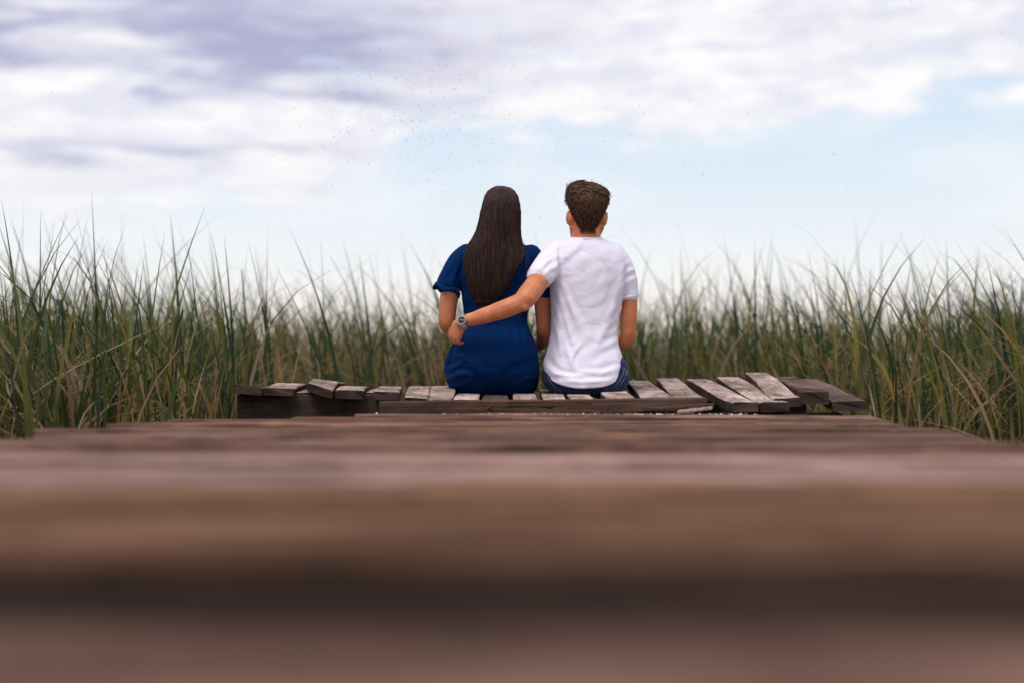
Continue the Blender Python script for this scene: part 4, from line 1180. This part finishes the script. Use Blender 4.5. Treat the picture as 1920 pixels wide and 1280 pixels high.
def reed_bed(side, N, label):
    base = scatter(N, side)
    sd = -1 if side == 'left' else 1
    near_rows = np.array([(sd * random.uniform(1.62 + 0.02 * k, 4.2), random.uniform(1.6, 5.4), -0.03) for k in range(11) for _ in range(70)])
    near_rows = near_rows[np.abs(near_rows[:, 0]) > 0.385 * near_rows[:, 1] + 0.22]
    base[:len(near_rows)] = near_rows
    # clump
    cl = base[rng.integers(len(near_rows), N, N // 9)]
    idx = rng.integers(0, len(cl), N)
    m = rng.random(N) < 0.55; m[:len(near_rows)] = False
    near = cl[idx] + np.concatenate([rng.normal(0, 0.09, (N, 2)), np.zeros((N, 1))], 1)
    ok = np.array([free_ground(px, py) for px, py, _ in near])
    base[m & ok] = near[m & ok]
    h = rng.normal(0.86, 0.20, N).clip(0.35, 1.3)
    h += np.clip((base[:, 1] - 7.0) * 0.075, 0, 0.17)
    tall = rng.random(N) < 0.14
    h[tall] += rng.uniform(0.1, 0.34, tall.sum())
    if side == 'left':
        h *= np.interp(base[:, 0] / base[:, 1], [-0.38, -0.2, -0.05], [1.06, 1.0, 0.95])
    tint, dry = palette(N, 0.38)
    h = np.minimum(h, CZ + 0.10 * base[:, 1])
    h[dry] *= rng.uniform(0.35, 0.95, dry.sum())
    lean = np.abs(rng.normal(0.0, 0.24, N)) + 0.04
    az = np.where(rng.random(N) < 0.74, np.pi, 0.0) + rng.normal(0, 0.7, N)
    lean[dry] *= 2.0
    bend = rng.uniform(1.8, 4.6, N)
    width = rng.uniform(0.008, 0.021, N)
    kt = np.where(rng.random(N) < 0.26, rng.uniform(0.5, 0.88, N), 1.0)
    kl = rng.uniform(0.5, 1.3, N)
    V1 = blades(base, h, lean, az, bend, width, tint, 8, (kt, kl))
    # fallen, criss-crossing dead leaves low in the bed
    M = N // 2
    b2 = scatter(M, side, 13.0, 1.2)
    b2[:, 2] = rng.uniform(0.0, 0.5, M)
    hh, ll, aa = rng.uniform(0.05, 0.40, M), rng.uniform(0.8, 4.0, M), rng.uniform(0, 2 * np.pi, M)
    for i in range(M):
        for tt in (0.5, 1.1):
            if not free_ground(b2[i, 0] + tt * hh[i] * ll[i] * math.cos(aa[i]), b2[i, 1] + tt * hh[i] * ll[i] * math.sin(aa[i])): ll[i] = 0.25
    c2 = DRY[rng.integers(0, len(DRY), M)] * rng.uniform(0.55, 1.1, M)[:, None]
    V2 = blades(b2, hh, ll, aa, rng.uniform(0.8, 1.6, M), rng.uniform(0.005, 0.012, M), c2, 6)
    V = np.concatenate([V1[0], V2[0]]); F = np.concatenate([V1[1], V2[1] + len(V1[0])]); T = np.concatenate([V1[2], V2[2]])
    tag(link('reed_bed', mesh_np('reed_bed', V, F, T), M_REED), label, 'reeds', kind='stuff')
reed_bed('left', 4950, 'dense bed of green and dry reeds left of the couple')
reed_bed('right', 4950, 'dense bed of green and dry reeds right of the couple')

# single reeds that stand out: each is a small plant of its own
def reed_mesh(tip, hgt, main_w, extra, seed, tint, kinked=False, bend=2.2):
    """tip: sideways drift of the tall leaf (m); origin at the foot"""
    global rng
    keep = rng; rng = np.random.default_rng(seed)
    n = 1 + extra
    base = np.zeros((n, 3)); base[1:, :2] = rng.normal(0, 0.018, (extra, 2))
    h = np.concatenate([[hgt], hgt * rng.uniform(0.45, 0.86, extra)])
    lean = np.concatenate([[abs(tip) / hgt], np.abs(rng.normal(0, 0.12, extra)) + 0.05])
    az = np.concatenate([[np.pi if tip < 0 else 0.0], np.where(rng.random(extra) < 0.6, np.pi, 0) + rng.normal(0, 0.6, extra)])
    bd = np.concatenate([[bend], rng.uniform(1.6, 3, extra)])
    w = np.concatenate([[main_w], main_w * rng.uniform(0.6, 1.0, extra)])
    t = np.tile(np.array(tint)[None], (n, 1)) * rng.uniform(0.85, 1.15, n)[:, None]
    kt = np.ones(n); kl = np.ones(n)
    if kinked: kt[0] = 0.72; kl[0] = 1.1 if tip > 0 else 1.1
    V, F, T = blades(base, h, lean, az, bd, w, t, 10, (kt, kl), 0.25, kinked)
    rng = keep
    return mesh_np('reed', V, F, T)

G0, G1, G2 = (0.026, 0.060, 0.036), (0.036, 0.078, 0.042), (0.050, 0.10, 0.045)
D0, D1 = (0.40, 0.27, 0.17), (0.30, 0.18, 0.07)
# (tip x, tip y, foot x, distance, width, colour, bend, label)
FEATURE = [
    (2, 372, 52, 5.9, .013, G0, 2.6, 'dark green reed at the left picture edge arching left at its tip'),
    (44, 368, 40, 6.3, .012, G0, 2.0, 'straight dark reed standing upright near the left picture edge'),
    (76, 392, 74, 6.6, .010, G0, 2.0, 'slim upright reed just right of the straight one at the left edge'),
    (104, 412, 28, 6.6, .010, G1, 1.3, 'reed at far left slanting right across its upright neighbours'),
    (228, 386, 226, 6.5, .013, G0, 2.0, 'tallest straight reed spike left of the platform, pointing straight up'),
    (212, 428, 140, 6.7, .010, G1, 1.3, 'reed slanting right beside the tallest straight spike'),
    (156, 430, 196, 7.0, .011, G1, 2.2, 'reed leaning left between the far left clump and the tallest spike'),
    (190, 445, 236, 7.2, .010, G0, 2.0, 'short leaning reed crossing left of the tallest spike'),
    (378, 385, 448, 6.7, .013, G0, 3.2, 'reed whose long tip sweeps over to the left high against the sky'),
    (398, 438, 436, 6.9, .012, G0, 2.4, 'dark leaning reed under the sweeping tip left of the platform'),
    (420, 440, 446, 7.0, .012, G0, 2.2, 'dark reed beside the sweeping tip, leaning slightly left'),
    (350, 448, 388, 7.1, .011, G1, 2.2, 'green reed leaning left of the sweeping tall tip'),
    (268, 440, 300, 7.4, .010, G1, 2.4, 'thin reed right of the tallest straight spike'),
    (322, 455, 330, 8.2, .010, G1, 2.0, 'blurred thin reed midway between tallest spike and sweeping tip'),
    (502, 416, 497, 7.6, .012, G0, 2.0, 'straight upright reed above the left end of the platform'),
    (540, 424, 655, 7.4, .014, G0, 2.4, 'broad reed above the platform with its tip curving far left'),
    (576, 456, 610, 7.7, .012, G1, 2.2, 'reed just below the broad curving one above the platform'),
    (466, 455, 520, 7.6, .011, G1, 2.4, 'reed leaning left behind the left end of the platform'),
    (602, 445, 612, 8.8, .012, G1, 2.0, 'upright blurred reed above the twisted plank'),
    (640, 445, 700, 9.2, .013, G1, 2.4, 'blurred reed leaning left, midway between platform end and woman'),
    (690, 470, 740, 9.4, .013, G1, 2.2, 'dark reed leaning left nearest the woman'),
    (752, 455, 790, 11.0, .013, G2, 2.2, 'faint far reed behind the woman’s shoulder'),
    (590, 540, 510, 7.2, .012, D0, 1.2, 'dry tan reed stalk slanting over the left planks'),
    (440, 640, 446, 6.2, .012, D1, 1.5, 'yellowed leaf standing at the left end of the dark beam'),
    (1258, 480, 1272, 10.2, .013, G2, 2.0, 'faint far reed just right of the man'),
    (1320, 440, 1345, 11.2, .013, G2, 2.2, 'pale blurred reed high right of the man’s shoulder'),
    (1356, 438, 1392, 9.0, .013, G0, 2.6, 'dark reed with a curved tip right of the man'),
    (1415, 452, 1418, 8.6, .014, G0, 2.0, 'thick straight reed spike above the warped right planks'),
    (1450, 458, 1422, 8.7, .012, G1, 1.5, 'reed slanting right beside the thick straight spike'),
    (1472, 500, 1480, 8.9, .014, G0, 2.0, 'short dark broad reed above the curling plank'),
    (1513, 462, 1556, 8.0, .016, G0, 2.6, 'broad dark reed leaning left above the right end of the platform'),
    (1582, 478, 1592, 8.3, .013, G1, 2.0, 'upright reed right of the broad dark one'),
    (1603, 402, 1622, 10.5, .013, G2, 2.0, 'lone faint reed rising highest on the right'),
    (1714, 458, 1662, 7.9, .012, G0, 1.4, 'dark reed slanting right against the sky on the right'),
    (1728, 452, 1786, 8.0, .012, G0, 2.2, 'reed slanting left that mirrors the right slanting one'),
    (1774, 450, 1784, 8.2, .013, G0, 2.0, 'upright pointed reed on the right side'),
    (1830, 456, 1824, 7.9, .012, G0, 2.0, 'straight reed near the right picture edge'),
    (1808, 478, 1912, 7.4, .012, G0, 3.4, 'reed near the right edge with a tip laid almost flat'),
    (1893, 500, 1922, 7.2, .013, G0, 2.4, 'dark reed leaning left at the right picture edge'),
    (1742, 505, 1790, 7.6, .012, G1, 2.8, 'bowed green reed in the clump near the right edge'),
    (1876, 745, 1892, 6.9, .011, D0, 1.8, 'dry bent stalk low at the right picture edge'),
    (1660, 560, 1690, 7.3, .013, G1, 2.2, 'green reed rising right beyond the last dark plank'),
]
for i, (tx, ty, fx, Yd, w, c, bd, lab) in enumerate(FEATURE):
    foot = Vector(((fx - 960) / FPX * Yd, Yd, -0.03))
    T_ = W(tx, ty, Yd)
    me = reed_mesh(T_.x - foot.x, T_.z - foot.z, w * 1.25, 3, 500 + i, c, False, bd)
    tag(link('reed', me, M_REED, None, foot), lab, 'reed', 'single reeds standing out of the bed')

# further single plants in the front rows, alike within their kind
KINDS = []
for k in range(8):
    g = GREENS[k % len(GREENS)]
    KINDS.append(reed_mesh((-1) ** (k % 3) * random.uniform(0.04, 0.28), random.uniform(0.95, 1.20), random.uniform(.012, .019), 4, 700 + k, tuple(g), k in (3, 6), random.uniform(1.8, 3.2)))
protos = [link('reed', m, M_REED) for m in KINDS]
first = [True] * len(protos)
ZONES = [(-9e9, 225, 'front reed left of the tallest straight spike'), (225, 440, 'front reed between the tallest spike and the platform end'),
         (440, 640, 'reed in the front rows behind the left planks of the platform'), (640, 1000, 'reed standing close behind the woman on her left side'),
         (1000, 1390, 'reed behind the man and the planks just right of him'), (1390, 1630, 'reed in the front rows behind the warped right planks'),
         (1630, 1790, 'front reed just beyond the right end of the platform'), (1790, 9e9, 'front reed in the clump at the right picture edge')]
def sow(n, side, y1):
    for p in scatter(n, side, y1, 1.0):
        k = random.randrange(len(protos))
        if first[k]: o = protos[k]; first[k] = False
        else:
            o = protos[k].copy(); COL.objects.link(o)
        o.location = p; o.rotation_euler = (0, 0, random.gauss(0, 0.35))
        s = random.uniform(0.80, 1.08) * min(1.0, (CZ + 0.085 * p[1]) / 1.24); o.scale = (s, s, s)
        px = 960 + FPX * p[0] / p[1]
        lab = next(z[2] for z in ZONES if z[0] <= px < z[1])
        size = 'tall ' if p[1] < 7.2 and s > 0.95 else 'low ' if s < 0.85 else 'middling '
        look = size + ('snapped-over ' if k in (3, 6) else 'yellowish green ' if k in (2, 4) else 'dark green ')
        tag(o, look + lab, 'reed', look + lab)
sow(125, 'left', 9.0)
sow(125, 'right', 10.0)

# ------------------------------------------------------------------ bush at the right edge
def build_bush():
    root = empty('bush', (5.12, 13.5, -0.06))
    tag(root, 'dark round bush behind the reeds at the right picture edge', 'bush')
    LEAF = simple_mat('bush leaf', (0.026, 0.028, 0.012), 0.7, 0, 0.4, 3)
    S = Soup()
    r = random.Random(2)
    tips = []
    for i in range(9):
        a = r.uniform(0, 6.28); e = Vector((math.cos(a) * r.uniform(.2, .75), math.sin(a) * r.uniform(.2, .6), r.uniform(.6, .98)))
        S.tube([(0, 0, -.05), e * 0.5 + Vector((0, 0, .08)), e], [.035, .022, .008], 6); tips.append(e)
    link('trunk', S.raw('trunk'), simple_mat('bark', (0.08, 0.06, 0.045), .9), root)
    V, F = [], []
    for i in range(6500):
        e = r.choice(tips)
        p = e * r.uniform(.55, 1.08) + Vector((r.gauss(0, .17), r.gauss(0, .17), r.gauss(0, .13)))
        d = Vector((r.gauss(0, 1), r.gauss(0, 1), r.gauss(0, .7))).normalized(); u = d.orthogonal().normalized()
        L = r.uniform(.05, .09); b = len(V)
        V += [p, p + d * L * .5 + u * L * .25, p + d * L, p + d * L * .5 - u * L * .25]; F.append((b, b + 1, b + 2, b + 3))
    link('crown', mesh_from('crown', V, F), LEAF, root)
build_bush()

# ------------------------------------------------------------------ midges over the marsh
def build_midges():
    r = random.Random(21)
    V, F = [], []
    for i in range(2100):
        if r.random() < 0.62: px, py = r.gauss(790, 130), r.gauss(205, 70)
        elif r.random() < .6: px, py = r.gauss(1000, 260), r.gauss(290, 80)
        else: px, py = r.uniform(0, 1920), r.uniform(0, 480)
        if not (0 < py < 470): continue
        Y = r.uniform(6.5, 13)
        p = W(px, py, Y); s = r.uniform(.0011, .0021); b = len(V)
        d = Vector((r.gauss(0, 1), r.gauss(0, 1), r.gauss(0, 1))).normalized(); u = d.orthogonal().normalized(); v = d.cross(u)
        V += [p + d * s * 2.2, p - d * s * 2.2, p + u * s, p - u * s, p + v * s, p - v * s]
        for f in ((0, 2, 4), (0, 4, 3), (0, 3, 5), (0, 5, 2), (1, 4, 2), (1, 3, 4), (1, 5, 3), (1, 2, 5)): F.append(tuple(b + q for q in f))
    tag(link('midge_swarm', mesh_from('midge_swarm', V, F), simple_mat('midge', (0.05, 0.045, 0.045), .6)), 'loose cloud of tiny midges hovering in the sky above the couple', 'insects', kind='stuff')
build_midges()
